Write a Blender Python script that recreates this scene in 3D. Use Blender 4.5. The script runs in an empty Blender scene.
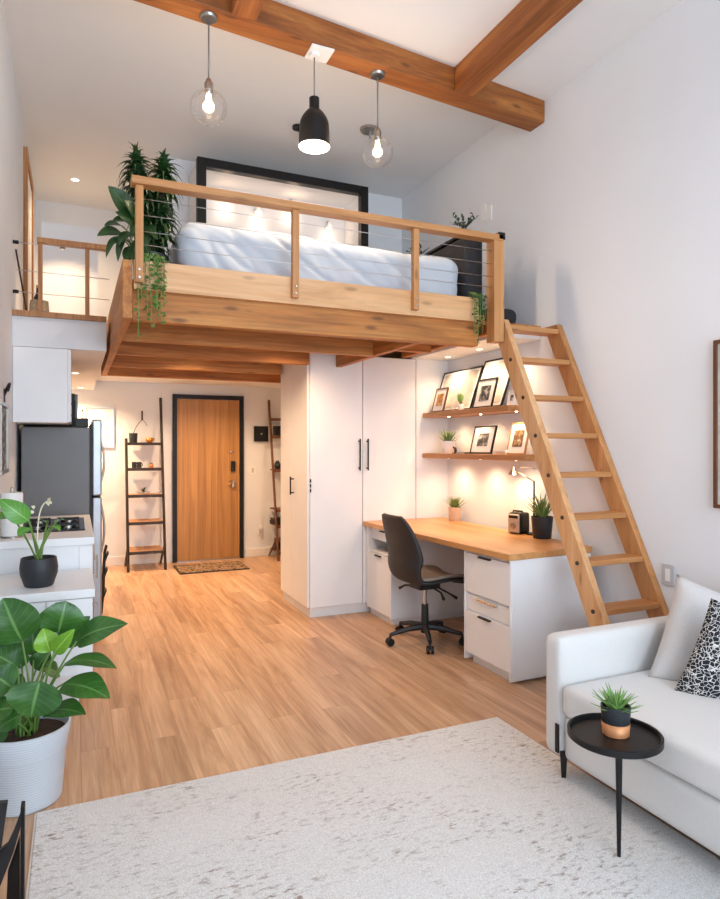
import bpy, bmesh, math, random
from mathutils import Vector, Matrix, noise
random.seed(7)
SC = bpy.context.scene
COL = SC.collection
PI = math.pi
V = Vector

# ------------------------------------------------------------------ camera
EYE = 1.42; YAW = math.radians(24.0); FPX = 640.0
cam = bpy.data.cameras.new('camera'); camo = bpy.data.objects.new('camera', cam); COL.objects.link(camo)
camo.location = (0, 0, EYE); camo.rotation_euler = (PI/2, 0, -YAW)
cam.sensor_fit = 'HORIZONTAL'; cam.sensor_width = 36; cam.lens = 36*FPX/720; cam.shift_y = -2.5/720
cam.clip_start = .05; cam.clip_end = 60
SC.camera = camo
FW = V((math.sin(YAW), math.cos(YAW), 0)); RT = V((math.cos(YAW), -math.sin(YAW), 0))
def P(u, v, d):   # point of the room seen at (u, v), d metres in front of the eye
    return V((0, 0, EYE)) + FW*d + RT*((u-360)/FPX*d) + V((0, 0, (447-v)/FPX*d))

SC.view_settings.view_transform = 'Standard'; SC.view_settings.look = 'None'
SC.view_settings.gamma = 1; SC.view_settings.use_curve_mapping = False
SC.view_settings.exposure = 0.3

# ------------------------------------------------------------------ materials
def lin(c):
    return tuple(((x/255)/12.92 if x/255 <= .04045 else ((x/255+.055)/1.055)**2.4) for x in c) + (1,)
class NT:
    def __init__(s, name, rough=.5, metal=0, spec=.5):
        s.m = bpy.data.materials.new(name); s.m.use_nodes = True; s.t = s.m.node_tree
        s.b = s.t.nodes['Principled BSDF']; s.b.inputs['Roughness'].default_value = rough
        s.b.inputs['Metallic'].default_value = metal; s.b.inputs['Specular IOR Level'].default_value = spec
    def n(s, typ, **kw):
        nd = s.t.nodes.new(typ)
        for k, v in kw.items():
            if hasattr(nd, k): setattr(nd, k, v)
        return nd
    def l(s, a, b): s.t.links.new(a, b)
    def ramp(s, src, stops):
        r = s.n('ShaderNodeValToRGB'); e = r.color_ramp.elements
        while len(e) < len(stops): e.new(.5)
        for i, (p, c) in enumerate(stops): e[i].position = p; e[i].color = c
        s.l(src, r.inputs[0]); return r.outputs[0]
    def mix(s, fac, a, b, mode='MIX'):
        m = s.n('ShaderNodeMix', data_type='RGBA', blend_type=mode)
        for sock, val in ((m.inputs[0], fac), (m.inputs[6], a), (m.inputs[7], b)):
            if isinstance(val, (int, float, tuple)): sock.default_value = val
            else: s.l(val, sock)
        return m.outputs[2]
    def bump(s, src, strength, dist=.01):
        b = s.n('ShaderNodeBump'); b.inputs['Strength'].default_value = strength; b.inputs['Distance'].default_value = dist
        s.l(src, b.inputs['Height']); s.l(b.outputs[0], s.b.inputs['Normal'])
    def coord(s, scale=(1, 1, 1), rand=True, kind='Object', rot=(0, 0, 0)):
        tc = s.n('ShaderNodeTexCoord'); mp = s.n('ShaderNodeMapping')
        mp.inputs['Scale'].default_value = scale; mp.inputs['Rotation'].default_value = rot
        src = tc.outputs[kind]
        if rand:
            oi = s.n('ShaderNodeObjectInfo'); ma = s.n('ShaderNodeMath', operation='MULTIPLY'); ma.inputs[1].default_value = 13.7
            s.l(oi.outputs['Random'], ma.inputs[0]); va = s.n('ShaderNodeVectorMath', operation='ADD')
            s.l(src, va.inputs[0]); s.l(ma.outputs[0], va.inputs[1]); src = va.outputs[0]
        s.l(src, mp.inputs['Vector']); return mp.outputs[0]
    def noise(s, vec, scale, detail=4, rough=.55, dist=0):
        nz = s.n('ShaderNodeTexNoise'); nz.inputs['Scale'].default_value = scale; nz.inputs['Detail'].default_value = detail
        nz.inputs['Roughness'].default_value = rough; nz.inputs['Distortion'].default_value = dist
        s.l(vec, nz.inputs['Vector']); return nz.outputs[0]

def plain(name, rgb, rough=.5, metal=0, var=.06, scale=6, bump=0, bscale=200, spec=.5):
    k = NT(name, rough, metal, spec); v = k.coord()
    c = lin(rgb); f = k.noise(v, scale, 3)
    lo = tuple(x*(1-var) for x in c[:3])+(1,); hi = tuple(min(1, x*(1+var)) for x in c[:3])+(1,)
    k.l(k.ramp(f, [(.3, lo), (.7, hi)]), k.b.inputs['Base Color'])
    if bump: k.bump(k.noise(v, bscale, 2), bump, .002)
    return k.m
def wood(name, axis, dark, mid, light, rough=.5, knots=0, cross=14, along=.9, fine=.35):
    k = NT(name, rough)
    sc = [cross]*3; sc[axis] = along
    v = k.coord(tuple(sc))
    n1 = k.noise(v, 1.0, 5, .6, .8)
    base = k.ramp(n1, [(.25, lin(dark)), (.5, lin(mid)), (.75, lin(light))])
    sf = [cross*6]*3; sf[axis] = along*2.5
    n2 = k.noise(k.coord(tuple(sf)), 1.0, 3, .6)
    g = k.ramp(n2, [(.3, (1-fine, 1-fine, 1-fine, 1)), (.62, (1, 1, 1, 1))])
    col = k.mix(1.0, base, g, 'MULTIPLY')
    if knots:
        sk = [10]*3; sk[axis] = 3.0
        vo = k.n('ShaderNodeTexVoronoi'); k.l(k.coord(tuple(sk)), vo.inputs['Vector']); vo.inputs['Scale'].default_value = 1.0
        kf = k.ramp(vo.outputs['Distance'], [(.07, (knots,)*3+(1,)), (.17, (0, 0, 0, 1))])
        col = k.mix(kf, col, tuple(x*.3 for x in lin(dark)[:3])+(1,))
    k.l(col, k.b.inputs['Base Color']); k.bump(n2, .12, .002)
    return k.m

M = {}
M['wall'] = plain('white_wall_paint', (229, 231, 234), .85, var=.015, scale=2, bump=.05)
M['ceil'] = plain('white_ceiling_paint', (234, 233, 232), .9, var=.015, scale=2)
M['cab'] = plain('white_cabinet_lacquer', (236, 236, 236), .38, var=.012)
M['trimw'] = plain('white_trim_paint', (232, 230, 227), .5, var=.02)
BEAM = ((104, 54, 18), (156, 90, 36), (188, 120, 56))
M['beamx'] = wood('rough_sawn_timber_along_x', 0, *BEAM, rough=.6, knots=.6, cross=9)
M['beamy'] = wood('rough_sawn_timber_along_y', 1, *BEAM, rough=.6, knots=.6, cross=9)
PINE = ((200, 142, 90), (220, 166, 114), (234, 188, 140))
M['pinex'] = wood('pale_pine_along_x', 0, *PINE, rough=.5, knots=.5, cross=10, fine=.15)
M['piney'] = wood('pale_pine_along_y', 1, *PINE, rough=.5, knots=.5, cross=10, fine=.15)
M['sunpinez'] = wood('sunlit_pine_along_z', 2, *PINE, rough=.5, knots=.75, cross=10, fine=.15)
LAD = ((170, 108, 56), (194, 134, 78), (212, 156, 102))
M['ladz'] = wood('oiled_pine_along_z', 2, *LAD, rough=.5, knots=.7, cross=10, fine=.18)
M['ladx'] = wood('oiled_pine_along_x', 0, *LAD, rough=.5, knots=.4, cross=10, fine=.18)
JO = ((134, 76, 26), (188, 118, 52), (212, 150, 80))
M['joistx'] = wood('joist_timber_along_x', 0, *JO, rough=.6, knots=.6, cross=9)
M['joisty'] = wood('joist_timber_along_y', 1, *JO, rough=.6, knots=.4, cross=9)
M['desk'] = wood('oiled_oak_worktop', 1, (184, 122, 66), (208, 150, 92), (222, 170, 114), .38, .25, 8, fine=.15)
M['shelf'] = wood('oiled_oak_shelf', 1, (168, 108, 54), (194, 134, 76), (210, 154, 96), .45, .2, 10, fine=.2)
M['door'] = wood('oak_door_veneer', 2, (150, 102, 52), (182, 130, 70), (204, 152, 90), .45, 0, 13, .45, .25)
M['oakz'] = wood('oak_trim', 2, (160, 106, 60), (184, 128, 78), (200, 146, 96), .5, 0, 13)
M['brown'] = wood('brown_stained_shelf', 2, (84, 48, 28), (110, 66, 40), (128, 82, 52), .5, 0, 12)
M['brownx'] = wood('brown_stained_shelf_x', 0, (84, 48, 28), (110, 66, 40), (128, 82, 52), .5, 0, 12)
M['ladrung'] = wood('ladder_shelf_board', 0, (170, 116, 70), (192, 138, 88), (206, 156, 106), .5, 0, 12)
M['black'] = plain('matt_black_metal', (19, 18, 18), .45, .3, .1)
M['blackp'] = plain('black_plastic', (30, 30, 32), .5, 0, .1)
M['blackshell'] = plain('charcoal_chair_shell', (33, 33, 35), .55, 0, .08, bump=.04)
M['seatpad'] = plain('taupe_seat_pad', (150, 132, 118), .7, 0, .08, bump=.15)
M['blackpot'] = plain('charcoal_ceramic', (38, 41, 45), .5, 0, .1, 10, .06, 60)
M['espresso'] = plain('espresso_ladder_stain', (46, 32, 26), .5, 0, .15)
M['steel'] = plain('brushed_steel', (156, 156, 158), .34, 1, .05)
M['nickel'] = plain('satin_nickel', (176, 170, 162), .28, 1, .05)
M['chrome'] = plain('chrome', (205, 205, 208), .12, 1, .02)
M['fridge'] = plain('grey_fridge_side', (104, 103, 103), .42, .25, .04, 3)
M['cable'] = plain('steel_cable', (205, 205, 205), .3, .9, .02)
M['soil'] = plain('potting_soil', (62, 42, 28), .95, 0, .6, 60, .6, 90)
M['whitepot'] = None
M['cream'] = plain('cream_ceramic', (222, 206, 186), .55, 0, .06, 20)
M['terra'] = plain('blush_ceramic', (206, 176, 150), .6, 0, .08, 20)
M['copper'] = plain('copper_band', (196, 132, 84), .42, .35, .12, 30)
M['gold'] = plain('brass', (206, 160, 88), .3, .9, .08)
M['white'] = plain('white_plastic', (236, 236, 234), .45, 0, .01)
M['switch'] = plain('grey_socket_plate', (192, 192, 194), .4, .1, .02)
M['paper'] = plain('white_paper', (238, 236, 232), .8, 0, .02)
M['mesh'] = plain('speaker_grille', (196, 178, 158), .5, .5, .1, 90)
M['darkfab'] = plain('charcoal_upholstery', (42, 41, 43), .9, 0, .14, 40, .3, 300)
M['hob'] = plain('black_glass_hob', (18, 18, 20), .12, 0, .1)
M['basket'] = plain('woven_basket', (186, 158, 124), .9, 0, .25, 90, .6, 120)
M['bottle'] = plain('dark_bottle_glass', (34, 28, 26), .15, 0, .1)
M['stemwood'] = plain('brown_cane', (104, 84, 60), .8, 0, .2, 30)
M['twig'] = plain('dry_twig', (70, 58, 50), .9, 0, .2, 30)
M['canvas'] = plain('white_mat_board', (240, 238, 234), .8, 0, .01)
M['terracot'] = plain('rust_cushion_fabric', (150, 98, 66), .9, 0, .1, 40)

def fabric(name, rgb, var=.07, sc=260, b=.25):
    k = NT(name, .92, 0, .2); v = k.coord()
    n = k.noise(v, sc, 2); n2 = k.noise(v, 5, 3); c = lin(rgb)
    a = k.ramp(n, [(.3, tuple(x*(1-var) for x in c[:3])+(1,)), (.7, tuple(min(1, x*(1+var)) for x in c[:3])+(1,))])
    o = k.mix(.5, a, k.ramp(n2, [(.3, tuple(x*.96 for x in c[:3])+(1,)), (.7, c)]))
    k.l(o, k.b.inputs['Base Color']); k.bump(n, b, .002); k.b.inputs['Sheen Weight'].default_value = .15
    return k.m
M['sofa'] = fabric('pale_linen_upholstery', (214, 210, 206))
M['cush'] = fabric('oatmeal_linen_cushion', (200, 194, 190), .1, 200)
M['duvet'] = fabric('pale_blue_grey_cotton', (184, 192, 200), .04, 320, .1)

def maze():
    k = NT('black_and_white_maze_weave', .9, 0, .2)
    v = k.coord((1, 1, 1)); nz = k.noise(v, 30, 2)
    va = k.n('ShaderNodeVectorMath', operation='MULTIPLY_ADD'); 
    cv = k.n('ShaderNodeCombineXYZ'); k.l(nz, cv.inputs[0]); k.l(nz, cv.inputs[1]); k.l(nz, cv.inputs[2])
    k.l(cv.outputs[0], va.inputs[0]); va.inputs[1].default_value = (.03, .03, .03); k.l(v, va.inputs[2])
    vo = k.n('ShaderNodeTexVoronoi', feature='DISTANCE_TO_EDGE'); vo.inputs['Scale'].default_value = 62; k.l(va.outputs[0], vo.inputs['Vector'])
    k.l(k.ramp(vo.outputs['Distance'], [(.035, lin((214, 210, 204))), (.075, lin((38, 38, 44)))]), k.b.inputs['Base Color'])
    k.bump(vo.outputs['Distance'], .3, .003); return k.m
M['maze'] = maze()

def ribbed_pot():
    k = NT('white_ribbed_plastic_pot', .5)
    w = k.n('ShaderNodeTexWave', bands_direction='Z'); w.inputs['Scale'].default_value = 32; w.inputs['Distortion'].default_value = 1.5
    k.l(k.coord(), w.inputs['Vector'])
    k.l(k.ramp(w.outputs['Color'], [(.2, lin((192, 198, 205))), (.8, lin((206, 211, 217)))]), k.b.inputs['Base Color'])
    k.bump(w.outputs['Color'], .1, .003); return k.m
M['whitepot'] = ribbed_pot()

def leafmat(name, dark, light, vein, rough=.35, veins=True, n=7):
    k = NT(name, rough)
    uv = k.n('ShaderNodeUVMap'); sp = k.n('ShaderNodeSeparateXYZ'); k.l(uv.outputs[0], sp.inputs[0])
    base = k.ramp(k.noise(k.coord(), 9, 3), [(.3, lin(dark)), (.7, lin(light))])
    if veins:
        ab = k.n('ShaderNodeMath', operation='ABSOLUTE'); k.l(sp.outputs[1], ab.inputs[0])
        mid = k.ramp(ab.outputs[0], [(.03, (1, 1, 1, 1)), (.08, (0, 0, 0, 1))])
        m1 = k.n('ShaderNodeMath', operation='MULTIPLY_ADD'); k.l(ab.outputs[0], m1.inputs[0]); m1.inputs[1].default_value = -.28; k.l(sp.outputs[0], m1.inputs[2])
        m2 = k.n('ShaderNodeMath', operation='MULTIPLY'); k.l(m1.outputs[0], m2.inputs[0]); m2.inputs[1].default_value = n
        fr = k.n('ShaderNodeMath', operation='FRACT'); k.l(m2.outputs[0], fr.inputs[0])
        lat = k.ramp(fr.outputs[0], [(0, (.55, .55, .55, 1)), (.13, (0, 0, 0, 1))])
        f = k.mix(1.0, mid, lat, 'LIGHTEN')
        base = k.mix(f, base, lin(vein))
    k.l(base, k.b.inputs['Base Color'])
    return k.m
M['leafbig'] = leafmat('broad_leaf_green', (34, 78, 28), (62, 112, 42), (98, 142, 74))
M['leafyoung'] = leafmat('young_leaf_green', (98, 150, 30), (126, 176, 46), (160, 200, 90))
M['leafbright'] = leafmat('bright_leaf_green', (70, 132, 44), (96, 158, 60), (150, 194, 112))
M['leafdark'] = leafmat('dark_leaf_green', (24, 52, 26), (42, 76, 34), (70, 104, 60))
M['ivy'] = leafmat('ivy_green', (62, 104, 44), (98, 140, 66), (140, 172, 104), .5, False)
M['succ'] = leafmat('succulent_green', (84, 128, 62), (126, 164, 88), (150, 180, 110), .45, False)
M['spike'] = leafmat('spiky_plant_green', (84, 104, 48), (128, 146, 70), (150, 160, 90), .5, False)
M['spike2'] = leafmat('grey_green_blade', (66, 92, 52), (104, 128, 74), (130, 150, 90), .5, False)
M['stem'] = plain('green_stem', (104, 138, 62), .5, 0, .15)
M['petal'] = plain('faded_cream_flower', (226, 222, 190), .7, 0, .1)

def floor_mat():
    k = NT('oak_plank_floor', .36)
    v = k.coord((1, 1, 1), False, rot=(0, 0, PI/2))
    br = k.n('ShaderNodeTexBrick'); br.offset = .37; br.offset_frequency = 2
    br.inputs['Color1'].default_value = (0, 0, 0, 1); br.inputs['Color2'].default_value = (1, 1, 1, 1); br.inputs['Mortar'].default_value = (.5, .5, .5, 1)
    br.inputs['Scale'].default_value = 1; br.inputs['Brick Width'].default_value = 1.25; br.inputs['Row Height'].default_value = .15
    br.inputs['Mortar Size'].default_value = .0012; br.inputs['Mortar Smooth'].default_value = .3; br.inputs['Bias'].default_value = 0
    k.l(v, br.inputs['Vector'])
    sep = k.n('ShaderNodeSeparateColor'); k.l(br.outputs['Color'], sep.inputs[0])
    mu = k.n('ShaderNodeMath', operation='MULTIPLY'); k.l(sep.outputs[0], mu.inputs[0]); mu.inputs[1].default_value = 37.0
    def grain(scale, detail, dist):
        nz = k.n('ShaderNodeTexNoise', noise_dimensions='4D'); nz.inputs['Scale'].default_value = 1; nz.inputs['Detail'].default_value = detail
        nz.inputs['Distortion'].default_value = dist; nz.inputs['Roughness'].default_value = .6
        k.l(k.coord(scale, False), nz.inputs['Vector']); k.l(mu.outputs[0], nz.inputs['W']); return nz.outputs[0]
    g1 = grain((11, .9, 1), 5, 1.0); g2 = grain((70, 2.2, 1), 3, .2)
    base = k.ramp(g1, [(.26, lin((160, 118, 86))), (.48, lin((204, 162, 126))), (.7, lin((228, 192, 157)))])
    tint = k.ramp(sep.outputs[0], [(0, (.80, .78, .76, 1)), (.5, (.95, .94, .93, 1)), (1, (1.0, 1.0, 1.0, 1))])
    c = k.mix(1, base, tint, 'MULTIPLY')
    c = k.mix(1, c, k.ramp(g2, [(.3, (.78, .76, .74, 1)), (.6, (1, 1, 1, 1))]), 'MULTIPLY')
    c = k.mix(br.outputs['Fac'], c, lin((168, 124, 90)))
    k.l(c, k.b.inputs['Base Color']); k.bump(g2, .06, .001)
    return k.m
M['floor'] = floor_mat()

def rug_mat():
    k = NT('distressed_ivory_rug', .97, 0, .1)
    v = k.coord((1, 1, 1), False)
    pile = k.noise(v, 230, 2)
    base = k.ramp(pile, [(.3, lin((196, 193, 190))), (.7, lin((232, 231, 229)))])
    streak = k.noise(k.coord((20, 52, 1), False), 1, 4, .75)
    patch = k.noise(v, 2.2, 3, .6)
    s1 = k.ramp(streak, [(.52, (0, 0, 0, 1)), (.66, (.8, .8, .8, 1))]); p1 = k.ramp(patch, [(.42, (0, 0, 0, 1)), (.6, (1, 1, 1, 1))])
    br = k.n('ShaderNodeTexBrick'); br.inputs['Scale'].default_value = 1; br.inputs['Brick Width'].default_value = .43; br.inputs['Row Height'].default_value = .3
    br.inputs['Mortar Size'].default_value = .035; br.inputs['Mortar Smooth'].default_value = 1
    dst = k.noise(v, 6, 3); va = k.n('ShaderNodeVectorMath', operation='MULTIPLY_ADD'); cb = k.n('ShaderNodeCombineXYZ')
    k.l(dst, cb.inputs[0]); k.l(dst, cb.inputs[1]); k.l(cb.outputs[0], va.inputs[0]); va.inputs[1].default_value = (.09, .09, 0); k.l(v, va.inputs[2]); k.l(va.outputs[0], br.inputs['Vector'])
    p2 = k.mix(.6, p1, br.outputs['Fac'], 'ADD')
    f = k.mix(1, s1, p2, 'MULTIPLY')
    c = k.mix(f, base, lin((140, 124, 112)))
    k.l(c, k.b.inputs['Base Color']); k.bump(pile, .5, .006)
    return k.m
M['rug'] = rug_mat()

def mat_mat():
    k = NT('patterned_coir', .95, 0, .1); v = k.coord()
    vo = k.n('ShaderNodeTexVoronoi'); vo.inputs['Scale'].default_value = 26; k.l(v, vo.inputs['Vector'])
    k.l(k.ramp(vo.outputs['Distance'], [(.3, lin((52, 42, 36))), (.5, lin((150, 122, 96)))]), k.b.inputs['Base Color']); return k.m
M['coir'] = mat_mat()

def emis(name, rgb, s):
    k = NT(name); k.b.inputs['Base Color'].default_value = lin(rgb); k.b.inputs['Emission Color'].default_value = lin(rgb); k.b.inputs['Emission Strength'].default_value = s
    return k.m
M['lamp'] = emis('lit_warm_lens', (255, 226, 190), 14)
M['bulb'] = emis('lit_filament_bulb', (255, 222, 176), 9)
def glass(name, tint=(1, 1, 1, 1), edge=.75):
    k = NT(name); t = k.t; tr = k.n('ShaderNodeBsdfTransparent'); tr.inputs[0].default_value = tint
    gl = k.n('ShaderNodeBsdfGlossy'); gl.inputs['Roughness'].default_value = .03
    lw = k.n('ShaderNodeLayerWeight'); lw.inputs[0].default_value = .25
    mu = k.n('ShaderNodeMath', operation='MULTIPLY'); mu.inputs[1].default_value = edge; k.l(lw.outputs['Facing'], mu.inputs[0])
    mx = k.n('ShaderNodeMixShader'); k.l(mu.outputs[0], mx.inputs[0]); k.l(tr.outputs[0], mx.inputs[1]); k.l(gl.outputs[0], mx.inputs[2])
    k.l(mx.outputs[0], t.nodes['Material Output'].inputs[0]); return k.m
M['glass'] = glass('clear_globe_glass')
M['pane'] = glass('window_glass', edge=.3)

def art(name, c1, c2, c3, scale, bg=(238, 236, 232)):
    k = NT(name, .6); v = k.coord((1, 1, 1), True)
    n1 = k.noise(v, scale, 5, .6, .5)
    col = k.ramp(n1, [(.3, lin(c1)), (.48, lin(c2)), (.62, lin(c3)), (.75, lin(bg))])
    k.l(col, k.b.inputs['Base Color']); return k.m
M['photo'] = art('black_and_white_photograph', (30, 30, 30), (74, 72, 70), (168, 166, 162), 26)
M['photo2'] = art('sepia_photograph', (52, 40, 30), (126, 92, 58), (186, 158, 120), 26)
M['photo3'] = art('ochre_painting', (86, 74, 40), (176, 116, 48), (206, 160, 86), 24)
M['plan'] = art('grey_line_print', (150, 150, 150), (214, 212, 208), (232, 230, 226), 40)
M['pale'] = art('pale_print', (186, 174, 162), (200, 190, 180), (208, 200, 190), 9, (212, 204, 196))

# ------------------------------------------------------------------ mesh helpers
def nb(): return bmesh.new()
def vv(bm, p): return bm.verts.new(p)
def hexa(bm, a, b):      # two quads (lists of four points), same winding, joined
    A = [vv(bm, p) for p in a]; B = [vv(bm, p) for p in b]
    bm.faces.new(A[::-1]); bm.faces.new(B)
    for i in range(4):
        j = (i+1) % 4; bm.faces.new((A[i], A[j], B[j], B[i]))
def bx(bm, x0, x1, y0, y1, z0, z1):
    hexa(bm, [(x0, y0, z0), (x1, y0, z0), (x1, y1, z0), (x0, y1, z0)], [(x0, y0, z1), (x1, y0, z1), (x1, y1, z1), (x0, y1, z1)])
    return bm
def box(*a): return bx(nb(), *a)
def frame_of(d):
    d = d.normalized(); r = V((0, 0, 1)) if abs(d.z) < .9 else V((1, 0, 0))
    a = d.cross(r).normalized(); return a, a.cross(d).normalized()
def ring(bm, c, a, b, r, n): return [vv(bm, c + a*(r*math.cos(2*PI*i/n)) + b*(r*math.sin(2*PI*i/n))) for i in range(n)]
def tube(bm, pts, r, n=8, cap=True):
    pts = [V(p) for p in pts]; rs = r if isinstance(r, (list, tuple)) else [r]*len(pts)
    prev = None; a = None
    for i, p in enumerate(pts):
        d = (pts[min(i+1, len(pts)-1)] - pts[max(i-1, 0)])
        if a is None: a, b = frame_of(d)
        else:
            d.normalize(); a = (a - d*a.dot(d)).normalized(); b = a.cross(d)
        rg = ring(bm, p, a, b, rs[i], n)
        if prev:
            for k in range(n): bm.faces.new((prev[k], prev[(k+1) % n], rg[(k+1) % n], rg[k]))
        elif cap: bm.faces.new(rg[::-1])
        prev = rg
    if cap: bm.faces.new(prev)
    return bm
def lathe(bm, prof, c=(0, 0, 0), n=32, close=False):
    c = V(c); prev = None; first = None
    for r, z in prof:
        if r < 1e-5: rg = [vv(bm, c + V((0, 0, z)))]
        else: rg = [vv(bm, c + V((r*math.cos(2*PI*i/n), r*math.sin(2*PI*i/n), z))) for i in range(n)]
        if prev is None: first = rg
        else:
            for k in range(n):
                q = [prev[k % len(prev)], prev[(k+1) % len(prev)], rg[(k+1) % len(rg)], rg[k % len(rg)]]
                u = []
                for w in q:
                    if w not in u: u.append(w)
                if len(u) > 2: bm.faces.new(u)
        prev = rg
    return bm
def bez(a, b, c, n=8):
    a, b, c = V(a), V(b), V(c)
    return [a*(1-t)**2 + b*2*t*(1-t) + c*t*t for t in [i/n for i in range(n+1)]]
def leaf(bm, base, tip, W, nrm, bend=.1, fold=.15, n=8, m=4, shape='ovate', wave=0):
    """one leaf blade: spine from base to tip bowed along its normal"""
    base, tip = V(base), V(tip); d = tip-base; L = d.length; dn = d.normalized(); nrm = V(nrm)
    nn = (nrm - dn*nrm.dot(dn))
    if nn.length < 1e-4: nn = frame_of(dn)[0]
    nn.normalize(); side = dn.cross(nn).normalized()
    uvl = bm.loops.layers.uv.verify(); rows = []; ph = random.random()*6
    for i in range(n+1):
        t = i/n
        if shape == 'ovate': w = W*(max(0, math.sin(PI*min(1, t**.72))))**.75*(1 if t < .5 else 1-.12*(t-.5))
        elif shape == 'round': w = W*max(0, math.sin(PI*t**.8))**.55
        else: w = W*(1-t)**.8*(.55+.45*math.sin(PI*min(1, t*1.4+.25)))
        w = max(w, W*.02)
        c = base.lerp(tip, t) + nn*(bend*L*4*t*(1-t))
        row = []
        for j in range(m+1):
            s = -1+2*j/m
            p = c + side*(s*w) + nn*(fold*abs(s)*w) + nn*(wave*W*math.sin(t*11+ph+s)*abs(s))
            row.append((vv(bm, p), (t, s)))
        rows.append(row)
    for i in range(n):
        for j in range(m):
            q = [rows[i][j], rows[i][j+1], rows[i+1][j+1], rows[i+1][j]]
            f = bm.faces.new([x[0] for x in q]); f.smooth = True
            for lp, x in zip(f.loops, q): lp[uvl].uv = x[1]
    return bm

def obj(name, bm, mat, parent=None, smooth=False, bev=0, world=False, solid=0, seg=2):
    """one mesh object; world=True: the points are room coordinates"""
    bmesh.ops.recalc_face_normals(bm, faces=bm.faces) if not solid else None
    if parent is not None:
        if world: bmesh.ops.translate(bm, verts=bm.verts, vec=-parent_loc(parent))
    me = bpy.data.meshes.new(name)
    o = bpy.data.objects.new(name, me); COL.objects.link(o)
    if parent is None:
        xs = [v.co for v in bm.verts]
        c = V(((min(v.x for v in xs)+max(v.x for v in xs))/2, (min(v.y for v in xs)+max(v.y for v in xs))/2, min(v.z for v in xs)))
        bmesh.ops.translate(bm, verts=bm.verts, vec=-c); o.location = c
    else: o.parent = parent
    if smooth:
        for f in bm.faces: f.smooth = True
    bm.to_mesh(me); bm.free(); me.materials.append(mat)
    if smooth == 'angle':
        me.set_sharp_from_angle(angle=math.radians(40))
    if bev:
        b = o.modifiers.new('bevel', 'BEVEL'); b.width = bev; b.segments = seg; b.limit_method = 'ANGLE'; b.angle_limit = math.radians(40)
    if solid:
        s = o.modifiers.new('solid', 'SOLIDIFY'); s.thickness = solid; s.offset = 0
    return o
def parent_loc(p):
    r = V((0, 0, 0))
    while p is not None: r = r + V(p.location); p = p.parent
    return r
def tag(o, label, cat, group=None, kind=None):
    o['label'] = label; o['category'] = cat
    if group: o['group'] = group
    if kind: o['kind'] = kind
    return o
def thing(name, loc, label, cat, group=None, rz=0):
    o = bpy.data.objects.new(name, None); COL.objects.link(o); o.empty_display_size = .1
    o.location = loc; o.rotation_euler = (0, 0, rz)
    return tag(o, label, cat, group)
def struct(name, bm, mat, bev=0):
    o = obj(name, bm, mat, bev=bev); o['kind'] = 'structure'; return o
def copy_tree(o, parent=None, seen=None):
    c = o.copy(); COL.objects.link(c)
    if parent is not None: c.parent = parent
    for ch in list(o.children): copy_tree(ch, c)
    return c
def spot(name, loc, target, watts, rgb=(255, 214, 170), size=100, blend=.8, radius=.03, parent=None):
    l = bpy.data.lights.new(name, 'SPOT'); l.energy = watts; l.color = lin(rgb)[:3]; l.spot_size = math.radians(size); l.spot_blend = blend; l.shadow_soft_size = radius
    o = bpy.data.objects.new(name, l); COL.objects.link(o); d = (V(target)-V(loc)).normalized()
    o.rotation_euler = d.to_track_quat('-Z', 'Y').to_euler()
    if parent is not None: o.parent = parent; o.location = V(loc)-parent_loc(parent)
    else: o.location = loc
    return o
def point(name, loc, watts, rgb=(255, 224, 192), radius=.03, parent=None):
    l = bpy.data.lights.new(name, 'POINT'); l.energy = watts; l.color = lin(rgb)[:3]; l.shadow_soft_size = radius
    o = bpy.data.objects.new(name, l); COL.objects.link(o)
    if parent is not None: o.parent = parent; o.location = V(loc)-parent_loc(parent)
    else: o.location = loc
    return o

# ------------------------------------------------------------------ the room
XL, XR, YB = -.38, 3.10, 8.14
struct('floor', box(-.5, 3.25, -1.8, 8.3, -.1, 0), M['floor'])
struct('wall_right', box(XR, XR+.15, -1.8, 8.3, 0, 4.15), M['wall'])
struct('wall_left', box(XL-.15, XL, -1.8, 8.3, 0, 4.15), M['wall'])
bm = nb(); bx(bm, .97, XR, YB, YB+.2, 0, 2.32); bx(bm, XL, .97, YB+.05, YB+.2, 0, 2.32)
struct('wall_entry', bm, M['wall'])
bm = nb(); bx(bm, .71, XR, 5.9, 6.0, 2.3, 4.15); bx(bm, .71, .8, 6.0, 7.48, 2.3, 4.15)
struct('wall_loft', bm, M['wall'])
struct('wall_landing', box(XL, .71, 7.48, 7.6, 2.31, 4.15), M['wall'])
# front part of the ceiling stops on the slanting beam
def skew(x): return 3.37 + .1*x
bm = nb()
hexa(bm, [(XL, -1.8, 3.92), (XR, -1.8, 3.92), (XR, skew(XR)+.07, 3.92), (XL, skew(XL)+.07, 3.92)], [(XL, -1.8, 4.15), (XR, -1.8, 4.15), (XR, skew(XR)+.07, 4.15), (XL, skew(XL)+.07, 4.15)])
struct('ceiling_front', bm, M['ceil'])
bm = nb()
hexa(bm, [(XL, skew(XL)+.071, 4.0), (XR, skew(XR)+.071, 4.0), (XR, 7.6, 4.0), (XL, 7.6, 4.0)], [(XL, skew(XL)+.071, 4.15), (XR, skew(XR)+.071, 4.15), (XR, 7.6, 4.15), (XL, 7.6, 4.15)])
struct('ceiling_rear', bm, M['ceil'])
struct('ceiling_kitchen', box(XL, .2, 4.8, YB+.05, 2.09, 2.31), M['wall'])
struct('ceiling_entry', box(.2, XR, 6.56, YB, 2.2, 2.31), M['ceil'])
struct('ceiling_niche', box(2.72, XR, 3.72, 5.0, 2.2, 2.265), M['trimw'])
struct('wall_niche', box(2.775, XR, 5.0, 5.78, 0, 2.2), M['cab'])
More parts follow.
